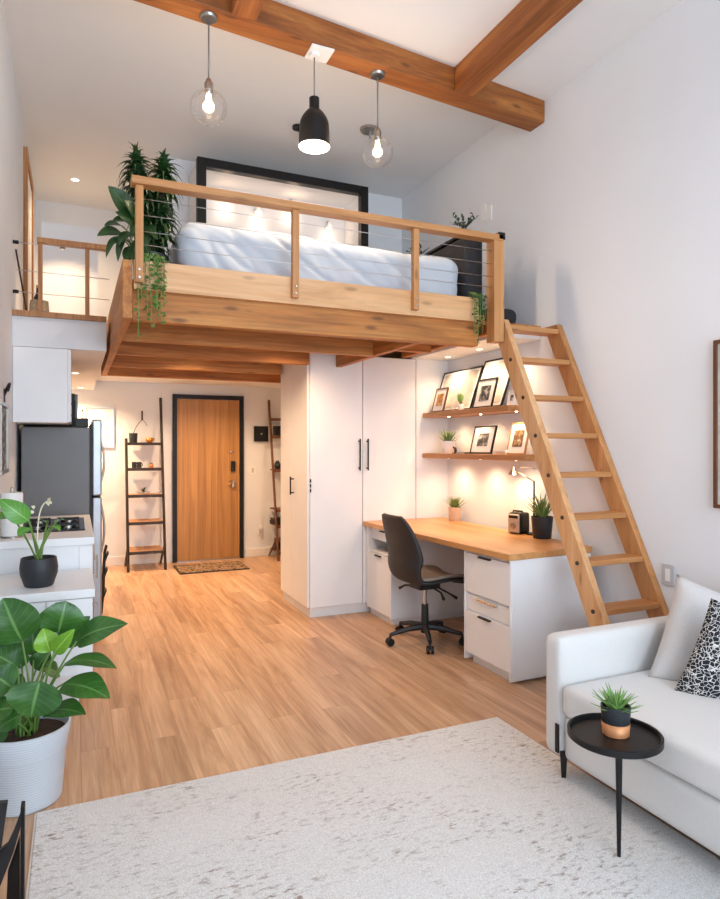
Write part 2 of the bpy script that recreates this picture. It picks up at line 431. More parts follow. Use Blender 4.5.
# wall behind the camera with the big window daylight comes through
bm = nb(); bx(bm, XL, XR, -1.8, -1.65, 0, .35); bx(bm, XL, XR, -1.8, -1.65, 3.6, 3.92); bx(bm, XL, -.1, -1.8, -1.65, .35, 3.6); bx(bm, 2.9, XR, -1.8, -1.65, .35, 3.6)
struct('wall_front', bm, M['wall'])
w1 = struct('window_1', box(-.1, -.04, -1.76, -1.69, .35, 3.6), M['black'])
bm = nb(); bx(bm, 2.84, 2.9, -1.76, -1.69, .35, 3.6); bx(bm, .94, 1.0, -1.76, -1.69, .35, 3.6); bx(bm, 1.9, 1.96, -1.76, -1.69, .35, 3.6)
bx(bm, -.04, 2.84, -1.76, -1.69, .35, .41); bx(bm, -.04, 2.84, -1.76, -1.69, 3.54, 3.6); bx(bm, -.04, 2.84, -1.75, -1.7, 2.4, 2.45)
obj('window_frame', bm, M['black'], w1, world=True)
struct('baseboard_entry', bx(box(2.0, XR, YB-.018, YB, 0, .11), .97, 1.05, YB-.018, YB, 0, .11), M['trimw'], .004)
struct('baseboard_kitchen', box(XL, .97, YB+.032, YB+.05, 0, .11), M['trimw'], .004)
struct('baseboard_right', box(XR-.018, XR, -1.6, 3.1, 0, .1), M['trimw'], .004)
# landing half wall behind the railing
struct('wall_parapet', box(-.23, .16, 5.32, 5.38, 2.31, 3.10), M['wall'])
struct('trim_landing', box(XL, .2, 4.77, 4.8, 2.29, 2.325), M['oakz'])
# landing door in the left wall: oak frame and white slab
d2 = struct('door_2', box(XL, XL+.015, 5.86, 6.6, 2.31, 3.76), M['trimw'])
obj('door_frame', bx(bx(box(XL, XL+.03, 5.8, 5.87, 2.31, 3.84), XL, XL+.03, 6.6, 6.66, 2.31, 3.84), XL, XL+.03, 5.87, 6.6, 3.77, 3.84), M['oakz'], d2, world=True, bev=.003)

# entry door
d1 = struct('door_1', box(1.148, 1.922, YB-.03, YB-.002, .015, 2.015), M['door'])
obj('door_frame', bx(bx(box(1.094, 1.146, YB-.045, YB-.001, 0, 2.07), 1.924, 1.976, YB-.045, YB-.001, 0, 2.07), 1.146, 1.924, YB-.045, YB-.001, 2.02, 2.07), M['black'], d1, world=True, bev=.003)
obj('keypad_lock', box(1.81, 1.865, YB-.06, YB-.031, 1.11, 1.24), M['black'], d1, world=True, bev=.006)
obj('viewer', lathe(nb(), [(0, -.01), (.02, -.01), (.02, .01), (0, .01)], (0, 0, 0), 12), M['nickel'], d1).location = V((1.815, YB-.035, 1.36))-V(d1.location)
hd = nb(); tube(hd, [(1.84, YB-.03, .985), (1.84, YB-.085, .985)], .012); tube(hd, [(1.84, YB-.08, .985), (1.77, YB-.082, .985)], .01); lathe(hd, [(0, -.03), (.026, -.03), (.026, .03), (0, .03)], (1.84, YB-.045, .94), 14)
obj('door_handle', hd, M['nickel'], d1, world=True, smooth='angle')
obj('threshold', box(1.146, 1.924, YB-.05, YB-.001, 0, .014), M['nickel'], d1, world=True)

t = thing('doormat', (1.46, 7.58, 0), 'dark patterned coir doormat on the floor before the oak entry door', 'doormat')
obj('mat_pile', box(-.38, .38, -.25, .25, 0, .016), M['coir'], t, bev=.004)
obj('edge_binding', bx(bx(bx(box(-.395, -.38, -.265, .265, 0, .012), .38, .395, -.265, .265, 0, .012), -.38, .38, -.265, -.25, 0, .012), -.38, .38, .25, .265, 0, .012), M['blackp'], t)

# ------------------------------------------------------------------ ceiling beams
def beamx():
    x0, x1 = XL, XR; a = []; b = []
    hexa(bmm, [(x0, skew(x0), 3.765), (x1, skew(x1), 3.765), (x1, skew(x1)+.16, 3.765), (x0, skew(x0)+.16, 3.765)], [(x0, skew(x0), 3.995), (x1, skew(x1), 3.995), (x1, skew(x1)+.16, 3.995), (x0, skew(x0)+.16, 3.995)])
bmm = nb(); beamx()
tag(obj('ceiling_beam', bmm, M['beamx'], bev=.006), 'long rough timber beam crossing the whole ceiling with three pendants below', 'beam')
tag(obj('ceiling_beam', box(2.28, 2.43, -1.65, skew(2.28)-.004, 3.755, 3.92), M['beamy'], bev=.006), 'timber ceiling beam running forward from the cross beam near the right wall', 'beam')
tag(obj('ceiling_beam', box(.77, .91, -1.65, skew(.77)-.004, 3.755, 3.92), M['beamy'], bev=.006), 'timber ceiling beam stub meeting the cross beam beside the left pendant', 'beam')

# ------------------------------------------------------------------ pendants
def pendant_common(t, top, drop, canopy, cord_m):
    if canopy: obj('canopy', lathe(nb(), [(0, 0), (.05, 0), (.05, -.008), (.042, -.018), (.0, -.02)], (0, 0, 0), 24), M['nickel'], t, smooth='angle')
    obj('cord', tube(nb(), [(0, 0, -.02), (0, 0, -drop)], .0045, 6), cord_m, t, smooth=True)
def globe_pendant(x, y, label):
    t = thing('globe_pendant_lamp', (x, y, 3.765), label, 'pendant lamp', 'clear glass globe pendants under the cross beam')
    dr = .36
    pendant_common(t, 0, dr, True, M['cablegrey'])
    obj('lamp_socket', lathe(nb(), [(0, 0), (.012, 0), (.02, -.02), (.024, -.025), (.024, -.07), (.018, -.085), (0, -.085)], (0, 0, -dr+.02), 18), M['nickel'], t, smooth='angle')
    R = .098; cz = -dr-.135
    prof = [(.028, cz+R*.98)]
    for i in range(1, 25):
        a = math.acos(.955) + (PI-math.acos(.955))*i/24
        prof.append((max(R*math.sin(a), 0), cz+R*.94*math.cos(a)))
    obj('glass_globe', lathe(nb(), prof, (0, 0, 0), 40), M['glass'], t, smooth=True)
    b = [(0, cz+.075), (.012, cz+.07), (.016, cz+.045)]
    for i in range(11):
        a = .5+ (PI-.5)*i/10; b.append((max(.03*math.sin(a), 0), cz+.005+.032*math.cos(a)))
    obj('bulb', lathe(nb(), b, (0, 0, 0), 20), M['bulb'], t, smooth=True)
    point('pendant_glow', (x, y, 3.765+cz-.0), 28, radius=.035, parent=t)
    return t
M['cablegrey'] = plain('grey_lamp_cord', (120, 118, 116), .6, 0, .05)
globe_pendant(.665, 3.52, 'clear glass globe pendant with lit bulb, leftmost lamp under the cross beam')
globe_pendant(1.737, 3.63, 'clear glass globe pendant with lit bulb, right of the black pendant')
t = thing('dome_pendant_lamp', (1.297, 3.58, 3.765), 'black metal dome pendant lamp with white inside hanging between the glass globes', 'pendant lamp')
obj('mounting_plate', box(-.04, .10, -.075, .065, -.012, 0), M['white'], t, bev=.003)
obj('ceiling_rose', lathe(nb(), [(0, -.012), (.03, -.012), (.03, -.03), (0, -.034)], (0, 0, 0), 20), M['white'], t, smooth='angle')
obj('cord', tube(nb(), [(0, 0, -.03), (0, 0, -.29)], .004, 6), M['cablegrey'], t, smooth=True)
so = [(0, -.275), (.03, -.275), (.03, -.34)]
for i in range(1, 11):
    a = i/10; so.append((.034+.054*math.sin(a*PI/2)**.8, -.345-.10*a))
so += [(.091, -.50), (.092, -.565)]
obj('lamp_shade', lathe(nb(), so, (0, 0, 0), 40), M['black'], t, smooth='angle')
si = [(.0905, -.563), (.089, -.50)] + [(.033+.053*math.sin(a/10*PI/2)**.8, -.347-.10*a/10) for a in range(10, 0, -1)] + [(0, -.348)]
obj('shade_lining', lathe(nb(), si, (0, 0, 0), 40), M['white'], t, smooth=True)
obj('bulb', lathe(nb(), [(0, -.37), (.014, -.38), (.016, -.42), (.03, -.46), (.033, -.485), (.024, -.51), (0, -.52)], (0, 0, 0), 20), M['bulb'], t, smooth=True)
point('pendant_glow', (1.297, 3.58, 3.765-.535), 24, radius=.03, parent=t)

# ceiling fixtures on the rear ceiling
def downlight(loc, label, watts, size=110, grp=None, r=.045, target=None, rgb=(255, 214, 170), down=(0, 0, -1), name='recessed_downlight', blend=.9):
    t = thing(name, loc, label, 'downlight', grp)
    obj('trim_ring', lathe(nb(), [(r*.72, -.001), (r*.78, -.008), (r, -.006), (r, .0)], (0, 0, 0), 24), M['white'], t, smooth='angle')
    obj('lens', lathe(nb(), [(0, -.003), (r*.74, -.003)], (0, 0, 0), 20), M['lamp'], t)
    if watts: spot('downlight_beam', V(loc)+V((0, 0, -.02)), V(target) if target else V(loc)+V((0, 0, -1)), watts*3.6, rgb, size, blend, .04, t)
    return t
downlight((-.0, 6.75, 4.0), 'round lit downlight in the rear ceiling above the landing railing', 16, 130)
t = thing('ceiling_spotlight', P(298, 124, 5.15), 'small black ceiling spotlight on the rear ceiling behind the black pendant', 'spotlight')
t.location.z = 4.0
obj('ceiling_plate', lathe(nb(), [(0, -.02), (.045, -.02), (.045, 0), (0, 0)], (0, 0, 0), 20), M['black'], t, smooth='angle')
obj('spot_head', tube(nb(), [(0, 0, -.02), (.03, -.02, -.05), (.09, -.03, -.07)], [.012, .026, .03], 14), M['black'], t, smooth='angle')
t = thing('ceiling_mount', P(369, 128, 5.19), 'nickel ceiling mount plate on rear ceiling behind the right glass globe', 'ceiling mount')
t.location.z = 4.0
obj('mount_plate', lathe(nb(), [(0, -.025), (.07, -.02), (.075, 0), (0, 0)], (0, 0, 0), 24), M['nickel'], t, smooth='angle')
obj('hook', tube(nb(), [(.01, 0, -.02), (.01, 0, -.08)], .008, 8), M['nickel'], t)

# ------------------------------------------------------------------ loft
YF = 3.55
L = thing('loft_platform', (1.4, 4.7, 2.3), 'raised timber loft platform with pale front fascia and exposed joists underneath', 'loft')
obj('fascia_board', box(.28, 2.43, YF-.02, YF+.02, 2.245, 2.40), M['pinex'], L, world=True, bev=.003)
obj('front_beam', box(.275, 2.45, YF+.021, YF+.09, 2.09, 2.27), M['joistx'], L, world=True, bev=.004)
obj('side_board', box(.225, .273, YF-.02, 6.5, 2.09, 2.395), M['joisty'], L, world=True, bev=.003)
obj('deck', bx(box(.275, XR-.005, 3.72, 5.895, 2.272, 2.30), .275, 2.5, YF+.021, 3.72, 2.272, 2.30), M['joisty'], L, world=True)
obj('trimmer_joist', box(2.0, 2.05, YF+.091, 4.99, 2.09, 2.27), M['joisty'], L, world=True, bev=.003)
obj('edge_joist', box(2.62, 2.68, YF+.12, 4.99, 2.205, 2.27), M['joisty'], L, world=True, bev=.003)
for y, x1 in ((4.28, 1.999), (4.95, 1.74), (5.72, 1.74), (6.45, 2.6)):
    obj('joist', box(.275, x1, y-.03, y+.03, 2.09, 2.27), M['joistx'], L, world=True, bev=.003)
for y in (3.9, 4.5):
    obj('short_joist', box(2.051, 2.619, y-.03, y+.03, 2.18, 2.27), M['joistx'], L, world=True, bev=.003)
obj('ceiling_boards', box(.275, 2.6, 5.9, 6.55, 2.272, 2.30), M['joisty'], L, world=True)

R = thing('loft_railing', (1.4, YF, 2.3), 'pale wood loft railing with thin steel cables along the bed edge', 'railing')
obj('handrail', box(.265, 2.585, YF-.075, YF+.005, 2.78, 2.82), M['ladx'], R, world=True, bev=.004)
for x in (.305, 1.155, 1.94):
    b_ = obj('baluster', box(x-.02, x+.02, YF-.058, YF-.021, 2.275, 2.779), M['ladz'], R, world=True, bev=.003)
    for z in (2.30, 2.34): obj('bolt', tube(nb(), [(x, YF-.064, z), (x, YF-.057, z)], .006, 10), M['nickel'], b_, world=True)
obj('corner_post', box(2.515, 2.595, YF-.07, YF+.02, 2.115, 2.825), M['ladz'], R, world=True, bev=.004)
obj('post_cap', box(2.55, 2.60, YF-.075, YF+.025, 2.79, 2.838), M['black'], R, world=True, bev=.003)
for z in (2.475, 2.545, 2.63, 2.715):
    obj('cable', tube(nb(), [(.31, YF-.0395, z), (1.155, YF-.0395, z-.004), (1.94, YF-.0395, z-.002), (2.52, YF-.0395, z)], .0022, 6), M['cable'], R, world=True, smooth=True)

R2 = thing('landing_railing', (0, 4.84, 2.325), 'short oak railing with steel cables at the landing edge above the kitchen', 'railing')
obj('handrail', box(-.235, .223, 4.815, 4.87, 2.80, 2.835), M['oakz'], R2, world=True, bev=.003)
for x in (-.215, .078):
    obj('baluster', box(x-.014, x+.014, 4.828, 4.857, 2.325, 2.80), M['oakz'], R2, world=True, bev=.002)
for z in (2.46, 2.605): obj('cable', tube(nb(), [(XL+.02, 4.842, z), (.222, 4.842, z-.003)], .0025, 6), M['cable'], R2, world=True, smooth=True)
obj('cable', tube(nb(), [(XL+.02, 4.842, 2.79), (-.22, 4.842, 2.79)], .0025, 6), M['cable'], R2, world=True, smooth=True)
for z in (2.46, 2.79): obj('wall_anchor', tube(nb(), [(XL+.001, 4.842, z), (XL+.035, 4.842, z)], .012, 10), M['black'], R2, world=True, smooth='angle')
# strip light under the landing handrail
t = thing('rail_light', (-.08, 4.885, 2.80), 'small puck light under the landing handrail washing the white parapet', 'rail light')
obj('housing', lathe(nb(), [(0, .0), (.018, 0), (.018, -.012), (0, -.012)], (0, 0, 0), 16), M['nickel'], t, smooth='angle')
spot('rail_beam', (-.08, 4.9, 2.77), (-.06, 5.32, 2.47), 9, (255, 214, 172), 95, .6, .02, t)

# bed
def soft_box(x0, x1, y0, y1, z0, z1, n=(44, 26, 8), rad=.06, wr=.0, sag=0):
    bm = nb(); idx = {}
    def g(i, j, k):
        key = (i, j, k)
        if key not in idx:
            p = V((x0+(x1-x0)*i/n[0], y0+(y1-y0)*j/n[1], z0+(z1-z0)*k/n[2]))
            q = V((min(max(p.x, x0+rad), x1-rad), min(max(p.y, y0+rad), y1-rad), min(max(p.z, z0+rad), z1-rad)))
            d = p-q
            if d.length > 1e-6: p = q+d.normalized()*rad*min(1, d.length/rad if max(abs(d.x), abs(d.y), abs(d.z)) < rad*.999 else 1)
            if wr:
                nv = d.normalized() if d.length > 1e-6 else V((0, 0, 1))
                a = .7*noise.noise(V((p.x*3+p.z*3, p.y*2.2, p.z*2)))-.9*(1-min(1, 3.2*abs(noise.noise(V((p.x*4.5+p.z*6, p.y*3, p.z*2.5+4))))))**2*.5-.5*(1-min(1, 3*abs(noise.noise(V((p.x*9+p.z*9, p.y*4+7, p.z*4))))))**2*.4
                p = p + nv*(wr*a*(1 if k > 0 else .2))
            idx[key] = vv(bm, p)
        return idx[key]
    for i in range(n[0]):
        for j in range(n[1]):
            for k in (0, n[2]): bm.faces.new((g(i, j, k), g(i+1, j, k), g(i+1, j+1, k), g(i, j+1, k)))
    for i in range(n[0]):
        for k in range(n[2]):
            for j in (0, n[1]): bm.faces.new((g(i, j, k), g(i+1, j, k), g(i+1, j, k+1), g(i, j, k+1)))
    for j in range(n[1]):
        for k in range(n[2]):
            for i in (0, n[0]): bm.faces.new((g(i, j, k), g(i, j+1, k), g(i, j+1, k+1), g(i, j, k+1)))
    return bm
t = thing('loft_bed', (1.45, 4.4, 2.30), 'low bed with a rumpled pale blue grey cover on the loft behind the railing', 'bed')
obj('mattress', soft_box(.56, 2.36, 3.72, 5.1, 2.302, 2.52, (20, 14, 4), .05), M['cush'], t, world=True, smooth=True)
obj('duvet', soft_box(.535, 2.405, 3.67, 5.16, 2.318, 2.715, (150, 60, 28), .10, .03), M['duvet'], t, world=True, smooth=True)
# headboard at the right end
t = thing('headboard', (2.53, 4.4, 2.30), 'charcoal padded headboard at the right end of the loft bed', 'headboard')
obj('padding', soft_box(2.445, 2.60, 3.72, 5.15, 2.302, 2.88, (10, 40, 30), .03), M['darkfab'], t, world=True, smooth=True)
obj('top_ledge', box(2.44, 2.605, 3.71, 5.16, 2.881, 2.9), M['black'], t, world=True, bev=.004)
# dried branches on the headboard ledge
def sprig(loc, label, n, h, spread):
    t = thing('dried_branch_vase', loc, label, 'vase', 'dried branch vases on the headboard ledge')
    obj('vase', lathe(nb(), [(0, 0), (.022, 0), (.03, .02), (.026, .045), (.014, .06), (.016, .07), (.011, .066), (0, .06)], (0, 0, 0), 16), M['blackpot'], t, smooth=True)
    bm = nb(); lf = nb()
    for i in range(n):
        a = 2*PI*i/n+.4; e = V((math.cos(a)*spread, math.sin(a)*spread, h*random.uniform(.7, 1.05)))
        pts = bez((0, 0, .05), (e.x*.2, e.y*.2, h*.6), e, 6); tube(bm, pts, .0025, 5)
        for q in pts[2:]:
            for s in (-1, 1):
                d = V((random.uniform(-1, 1), random.uniform(-1, 1), random.uniform(.1, 1))).normalized()
                leaf(lf, q, q+d*.03, .009, (0, 0, 1), .1, .1, 3, 2)
    obj('branches', bm, M['twig'], t); obj('dried_leaves', lf, M['leafdark'], t)
sprig((2.53, 3.86, 2.90), 'dried branches in small vase on the near end of charcoal headboard', 7, .17, .09)
sprig((2.53, 4.55, 2.90), 'dried sprigs in small vase further back on charcoal headboard', 6, .13, .08)
t = thing('floor_cushion', (2.83, 3.95, 2.30), 'dark cushion lying on the loft edge above the ladder top', 'cushion')
obj('cushion_cover', soft_box(-.13, .13, -.16, .16, 0, .13, (12, 14, 8), .055), M['darkfab'], t, smooth=True)

# ------------------------------------------------------------------ plants (makers)
def pot(t, prof, mat, soil_r, soil_z, n=32, name='pot'):
    o = obj(name, lathe(nb(), prof, (0, 0, 0), n), mat, t, smooth='angle')
    obj('soil', lathe(nb(), [(0, soil_z+.004), (soil_r*.6, soil_z+.006), (soil_r, soil_z)], (0, 0, 0), 24), M['soil'], t, smooth=True)
    return o
def potprof(r0, r1, h, wall=.006, rim=.0):
    return [(0, 0), (r0*.96, 0), (r0, .004), (r1, h), (r1-wall*.3, h+.002), (r1-wall, h), (r1-wall-.003, h*.8), (0, h*.8)]
def rosette(t, z, n, L, W, mat, up0=.2, up1=1.5, m=2, bend=.12, name='foliage', jit=.12, base_r=.012):
    bm = nb()
    for i in range(n):
        f = i/n; a = i*2.39996+random.uniform(-jit, jit); el = up0+(up1-up0)*f**.8+random.uniform(-jit, jit)
        l = L*random.uniform(.8, 1.05)*(1 if f < .7 else .85)
        d = V((math.cos(a)*math.cos(el), math.sin(a)*math.cos(el), math.sin(el)))
        b = V((math.cos(a)*base_r, math.sin(a)*base_r, z))
        up = V((-math.cos(a)*math.sin(el), -math.sin(a)*math.sin(el), math.cos(el)))
        leaf(bm, b, b+d*l, W, up, -bend*.5 if el < .6 else bend*.5, .35, 5, m, 'blade')
    return obj(name, bm, mat, t, solid=.0015)

# dracaena and broad-leaf plant with ivy at the left end of the loft
t = thing('tall_dracaena', (.39, 3.80, 2.302), 'tall bushy dark green plant with two crowns at the left end of the loft bed', 'potted plant')
pot(t, potprof(.075, .10, .2), M['blackpot'], .09, .165)
tk = nb(); lf = nb()
def crown(c, n, L, W, up0=-.7, up1=1.35):
    for i in range(n):
        f = i/n; a = i*2.39996; el = up0+(up1-up0)*f+random.uniform(-.15, .15)
        d = V((math.cos(a)*math.cos(el), math.sin(a)*math.cos(el), math.sin(el)))
        l = L*random.uniform(.75, 1.1); b = V(c)+V((0, 0, (f-.5)*.10))
        leaf(lf, b, b+d*l-V((0, 0, .045)), W*random.uniform(.8, 1.2), (0, 0, 1), .25, .3, 5, 2, 'blade')
crowns = [((-.075, .0, .70), .12), ((-.07, -.03, .61), .12), ((.07, -.02, .69), .12), ((.075, -.02, .60), .12), ((.05, .02, .52), .11), ((.06, -.03, .43), .12), ((.05, -.03, .35), .12), ((-.03, -.0, .55), .11), ((-.04, .0, .44), .11), ((.03, .02, .27), .11), ((-.03, -.02, .33), .11)]
for c, l in crowns:
    tube(tk, bez((c[0]*.1, c[1]*.1, .16), (c[0]*.3, c[1]*.3, .4), V(c)-V((0, 0, .02)), 8), [.012]*5+[.01]*4, 8); crown(c, 60, l, .024)
obj('cane_stem', tk, M['stemwood'], t, smooth=True); obj('foliage', lf, M['leafdark'], t)

t = thing('broad_leaf_loft_plant', (.36, 4.02, 2.302), 'dark broad leaved plant leaning out beside the left railing post on the loft', 'potted plant')
pot(t, potprof(.05, .07, .1), M['blackpot'], .062, .08)
lf = nb(); st = nb()
for b, e, w in (((131, 214), (108, 186), .055), ((122, 233), (97, 236), .045), ((135, 226), (115, 212), .045), ((118, 236), (106, 258), .02), ((124, 238), (118, 262), .022),
                ((130, 246), (128, 270), .03), ((140, 236), (150, 256), .035), ((136, 240), (142, 262), .03), ((128, 250), (136, 262), .03), ((146, 226), (158, 240), .03), ((130, 222), (112, 222), .035), ((134, 216), (124, 200), .04), ((126, 240), (110, 246), .025), ((140, 224), (132, 238), .03), ((132, 232), (118, 246), .03), ((150, 230), (146, 250), .03), ((144, 244), (136, 256), .028), ((122, 226), (104, 226), .03)):
    pb = P(b[0], b[1], 3.56)-V(t.location); pe = P(e[0], e[1], 3.46)-V(t.location)
    leaf(lf, pb, pe, w, (-.4, -1, .5), .12, .15, 8, 4, 'ovate')
    tube(st, bez((0, 0, .08), (pb.x*.3, pb.y*.3, max(pb.z, .08)*.8+.08), pb, 6), .004, 6)
obj('stem', st, M['stem'], t, smooth=True); obj('foliage', lf, M['leafdark'], t)

def trailing(t, starts, mat, leaf_l, leaf_w, step=.022):
    vn = nb(); lf = nb()
    for pts in starts:
        tube(vn, pts, .0022, 5)
        for a, b in zip(pts[:-1], pts[1:]):
            a, b = V(a), V(b); k = max(1, int((b-a).length/step))
            for i in range(k):
                q = a.lerp(b, i/k); an = random.uniform(0, 2*PI)
                d = V((math.cos(an), math.sin(an), random.uniform(-.9, .1))).normalized(); l = leaf_l*random.uniform(.6, 1.15)
                leaf(lf, q+d*.006, q+d*l, leaf_w*random.uniform(.8, 1.1), V((0, -.8, .7)), -.08, .2, 4, 2, 'ovate')
    obj('vine', vn, M['stem'], t, smooth=True); obj('foliage', lf, mat, t)
t = thing('trailing_ivy', (.40, 3.645, 2.302), 'green ivy in a small pot trailing over the left end of the loft fascia', 'trailing plant')
pot(t, potprof(.035, .045, .09), M['terra'], .04, .07, 20)
def hang(x, dz, w=0, sp=0): return [(x*.25, 0, .085), (x*.6, -.03, .16), (x, -.132, .10), (x+w*.4, -.137, -.05), (x+w-sp*.02, -.14, dz*.5), (x+w, -.14, dz)]
trailing(t, [hang(-.10, -.32), hang(-.065, -.2, .01), hang(-.02, -.16, .01), hang(.015, -.24), hang(.0, -.08, .02), hang(-.085, -.12), hang(-.045, -.26, .01), hang(.03, -.14), hang(-.005, -.2)], M['ivy'], .03, .014, .02)
t = thing('trailing_fern', (2.43, 3.645, 2.302), 'small dusky trailing plant hanging over the fascia beside the ladder post', 'trailing plant')
pot(t, potprof(.03, .04, .08), M['blackpot'], .035, .06, 20)
def hang2(x, dz): return [(x*.2, 0, .075), (x*.5, -.05, .15), (x, -.15, .10), (x, -.155, -.03), (x-.01, -.158, dz)]
trailing(t, [hang2(-.06, -.16), hang2(-.03, -.22), hang2(.005, -.14), hang2(.02, -.06), hang2(-.045, -.06), hang2(-.015, -.1)], M['leafdark'], .03, .010, .018)

# basket on the landing
t = thing('woven_basket', (-.225, 4.93, 2.325), 'small round woven basket at the left end of the landing railing', 'basket')
obj('basket_body', lathe(nb(), [(0, 0), (.055, 0), (.062, .03), (.058, .1), (.052, .1), (.05, .03), (0, .02)], (0, 0, 0), 24), M['basket'], t, smooth='angle')
t = thing('dark_bottle', (-.235, 4.925, 2.347), 'dark slim bottle standing in the small woven basket', 'bottle')
obj('bottle_body', lathe(nb(), [(0, 0), (.022, 0), (.024, .01), (.024, .1), (.01, .13), (.009, .17), (0, .17)], (0, 0, 0), 18), M['bottle'], t, smooth='angle')
obj('bottle_cap', lathe(nb(), [(.0, .165), (.0105, .165), (.0105, .185), (0, .185)], (0, 0, 0), 14), M['gold'], t)
tag(obj('walking_stick', tube(nb(), [(-.30, 4.93, 2.325), (-.372, 4.99, 2.78)], .006, 8), M['twig'], smooth=True), 'thin dark stick leaning on the left wall at the landing', 'stick')

# black framed mirror-like panel behind the bed
t = thing('framed_alcove', (1.7, 5.6, 2.3), 'large black framed lit alcove on the loft wall behind the bed', 'alcove frame')
y0, y1, xl, xr, zt = 5.42, 5.898, .93, 2.50, 3.845
y2 = y0+.07
obj('frame', bx(bx(box(xl, xl+.075, y0, y2, 2.302, zt), xr-.075, xr, y0, y2, 2.302, zt), xl+.075, xr-.075, y0, y2, zt-.075, zt), M['black'], t, world=True, bev=.004)
obj('back_panel', box(xl+.005, xr-.005, y1-.029, y1-.002, 2.302, zt-.004), M['wall'], t, world=True)
for x in (xl+.005, xr-.055): obj('side_lining', box(x, x+.05, y2+.001, y1-.03, 2.302, zt-.055), M['wall'], t, world=True)
obj('top_lining', box(xl+.005, xr-.005, y2+.001, y1-.03, zt-.054, zt-.004), M['wall'], t, world=True)
for i, (x, z) in enumerate(((1.25, 3.71), (1.555, 3.63), (1.88, 3.73), (2.26, 3.58))):
    s = thing('wall_spotlight', (x, y1-.031, z), ['small lit wall spotlight at the left side of the framed alcove', 'small lit wall spotlight second from left in the framed alcove', 'small lit bell shaped wall spotlight near the middle of the alcove', 'small lit wall spotlight near the right side of the alcove'][i], 'spotlight', 'spotlights inside the framed alcove')
    obj('arm', tube(nb(), [(0, 0, .04), (0, -.03, .045), (0, -.055, .02)], .006, 8), M['nickel'], s, smooth=True)
    obj('shade', lathe(nb(), [(0, .03), (.014, .025), (.034, -.03), (.031, -.03), (.012, .02), (0, .022)], (0, -.055, 0), 18), M['white'], s, smooth='angle')
    obj('bulb', lathe(nb(), [(0, .01), (.014, 0), (.016, -.02), (0, -.03)], (0, -.055, 0), 14), M['lamp'], s, smooth=True)
    spot('wall_spot_beam', V((x, y1-.086, z-.045)), V((x, y1-.05, z-.5)), 1.5, (255, 220, 184), 120, 1, .02, s)
    point('wall_spot_glow', V((x, y1-.16, z-.06)), .5, (255, 214, 176), .03, s)
tag(obj('wall_outlet', bx(box(XR-.008, XR, 4.40, 4.47, 3.29, 3.43), XR-.008, XR, 4.32, 4.385, 3.27, 3.39), M['white'], bev=.002), 'pair of white switch plates on the right wall above the headboard', 'switch plate')

# ------------------------------------------------------------------ wardrobe
W = thing('white_wardrobe', (2.26, 5.4, 0), 'tall white corner wardrobe with black bar handles under the loft', 'wardrobe')
obj('body', box(1.775, 2.77, 5.022, 5.775, .08, 2.2), M['cab'], W, world=True, bev=.002)
obj('plinth', box(1.785, 2.77, 5.03, 5.77, 0, .08), M['trimw'], W, world=True)
def bar_handle(parent, x, y, z0, z1, nx=0, ny=-1, off=.03, r=.007):
    bm = nb(); o = V((nx, ny, 0))*off
    tube(bm, [V((x, y, z0))+o, V((x, y, z1))+o], r, 10)
    for z in (z0+.02, z1-.02): tube(bm, [V((x, y, z)), V((x, y, z))+o], r*.9, 8)
    return obj('handle', bm, M['black'], parent, world=True, smooth='angle')
for x0, x1, hx in ((1.775, 2.249, 2.215), (2.255, 2.768, 2.290)):
    d = obj('door', box(x0, x1, 5.0, 5.02, .085, 2.198), M['cab'], W, world=True, bev=.003)
    bar_handle(d, hx, 5.0, 1.22, 1.49)
for y0_, y1_, hy in ((5.022, 5.44, None), (5.446, 5.773, 5.50)):
    d = obj('side_door', box(1.757, 1.774, y0_, y1_, .085, 2.198), M['cab'], W, world=True, bev=.003)
    if hy: bar_handle(d, 1.757, hy-.12, 1.00, 1.16, -1, 0)
hg = nb()
for z in (1.06, 1.10, 1.14): bx(hg, 1.772, 1.782, 4.992, 5.0, z-.015, z+.015)
obj('hinge', hg, M['black'], W, world=True)

# ------------------------------------------------------------------ desk
D = thing('built_in_desk', (2.7, 4.05, 0), 'white built-in desk with oiled wood top along the right wall', 'desk')
bm = nb(); hexa(bm, [(2.335, 3.085, .747), (3.02, 3.13, .747), (3.045, 4.993, .747), (2.25, 4.993, .747)], [(2.335, 3.085, .785), (3.02, 3.13, .785), (3.045, 4.993, .785), (2.25, 4.993, .785)])
obj('desktop', bm, M['desk'], D, world=True, bev=.004)
nearc = obj('drawer_cabinet', box(2.385, 2.98, 3.12, 3.59, .06, .746), M['cab'], D, world=True, bev=.002)
obj('plinth', box(2.41, 2.97, 3.15, 3.57, 0, .06), M['trimw'], nearc, world=True)
obj('end_panel', box(2.36, 2.985, 3.109, 3.119, .02, .746), M['cab'], D, world=True, bev=.002)
obj('end_panel', box(2.36, 3.035, 3.591, 3.603, .02, .746), M['cab'], D, world=True, bev=.002)
for z0, z1, nm in ((.47, .725, 'drawer'), (.07, .345, 'door')):
    d = obj(nm, box(2.362, 2.383, 3.104, 3.587, z0, z1), M['cab'], D, world=True, bev=.002)
    obj('handle', box(2.34, 2.362, 3.30, 3.42, z1-.012, z1-.002), M['black'], d, world=True, bev=.002)
d = obj('drawer', box(2.375, 2.383, 3.104, 3.587, .35, .455), M['cab'], D, world=True, bev=.002)
obj('handle', box(2.358, 2.3745, 3.25, 3.46, .43, .448), M['chrome'], d, world=True, bev=.003)
farc = obj('far_cabinet', bx(bx(bx(box(2.285, 3.07, 4.53, 4.55, .05, .746), 2.285, 3.07, 4.97, 4.99, .05, .746), 2.31, 3.07, 4.55, 4.97, .53, .548), 2.9, 3.07, 4.55, 4.97, .05, .746), M['cab'], D, world=True, bev=.002)
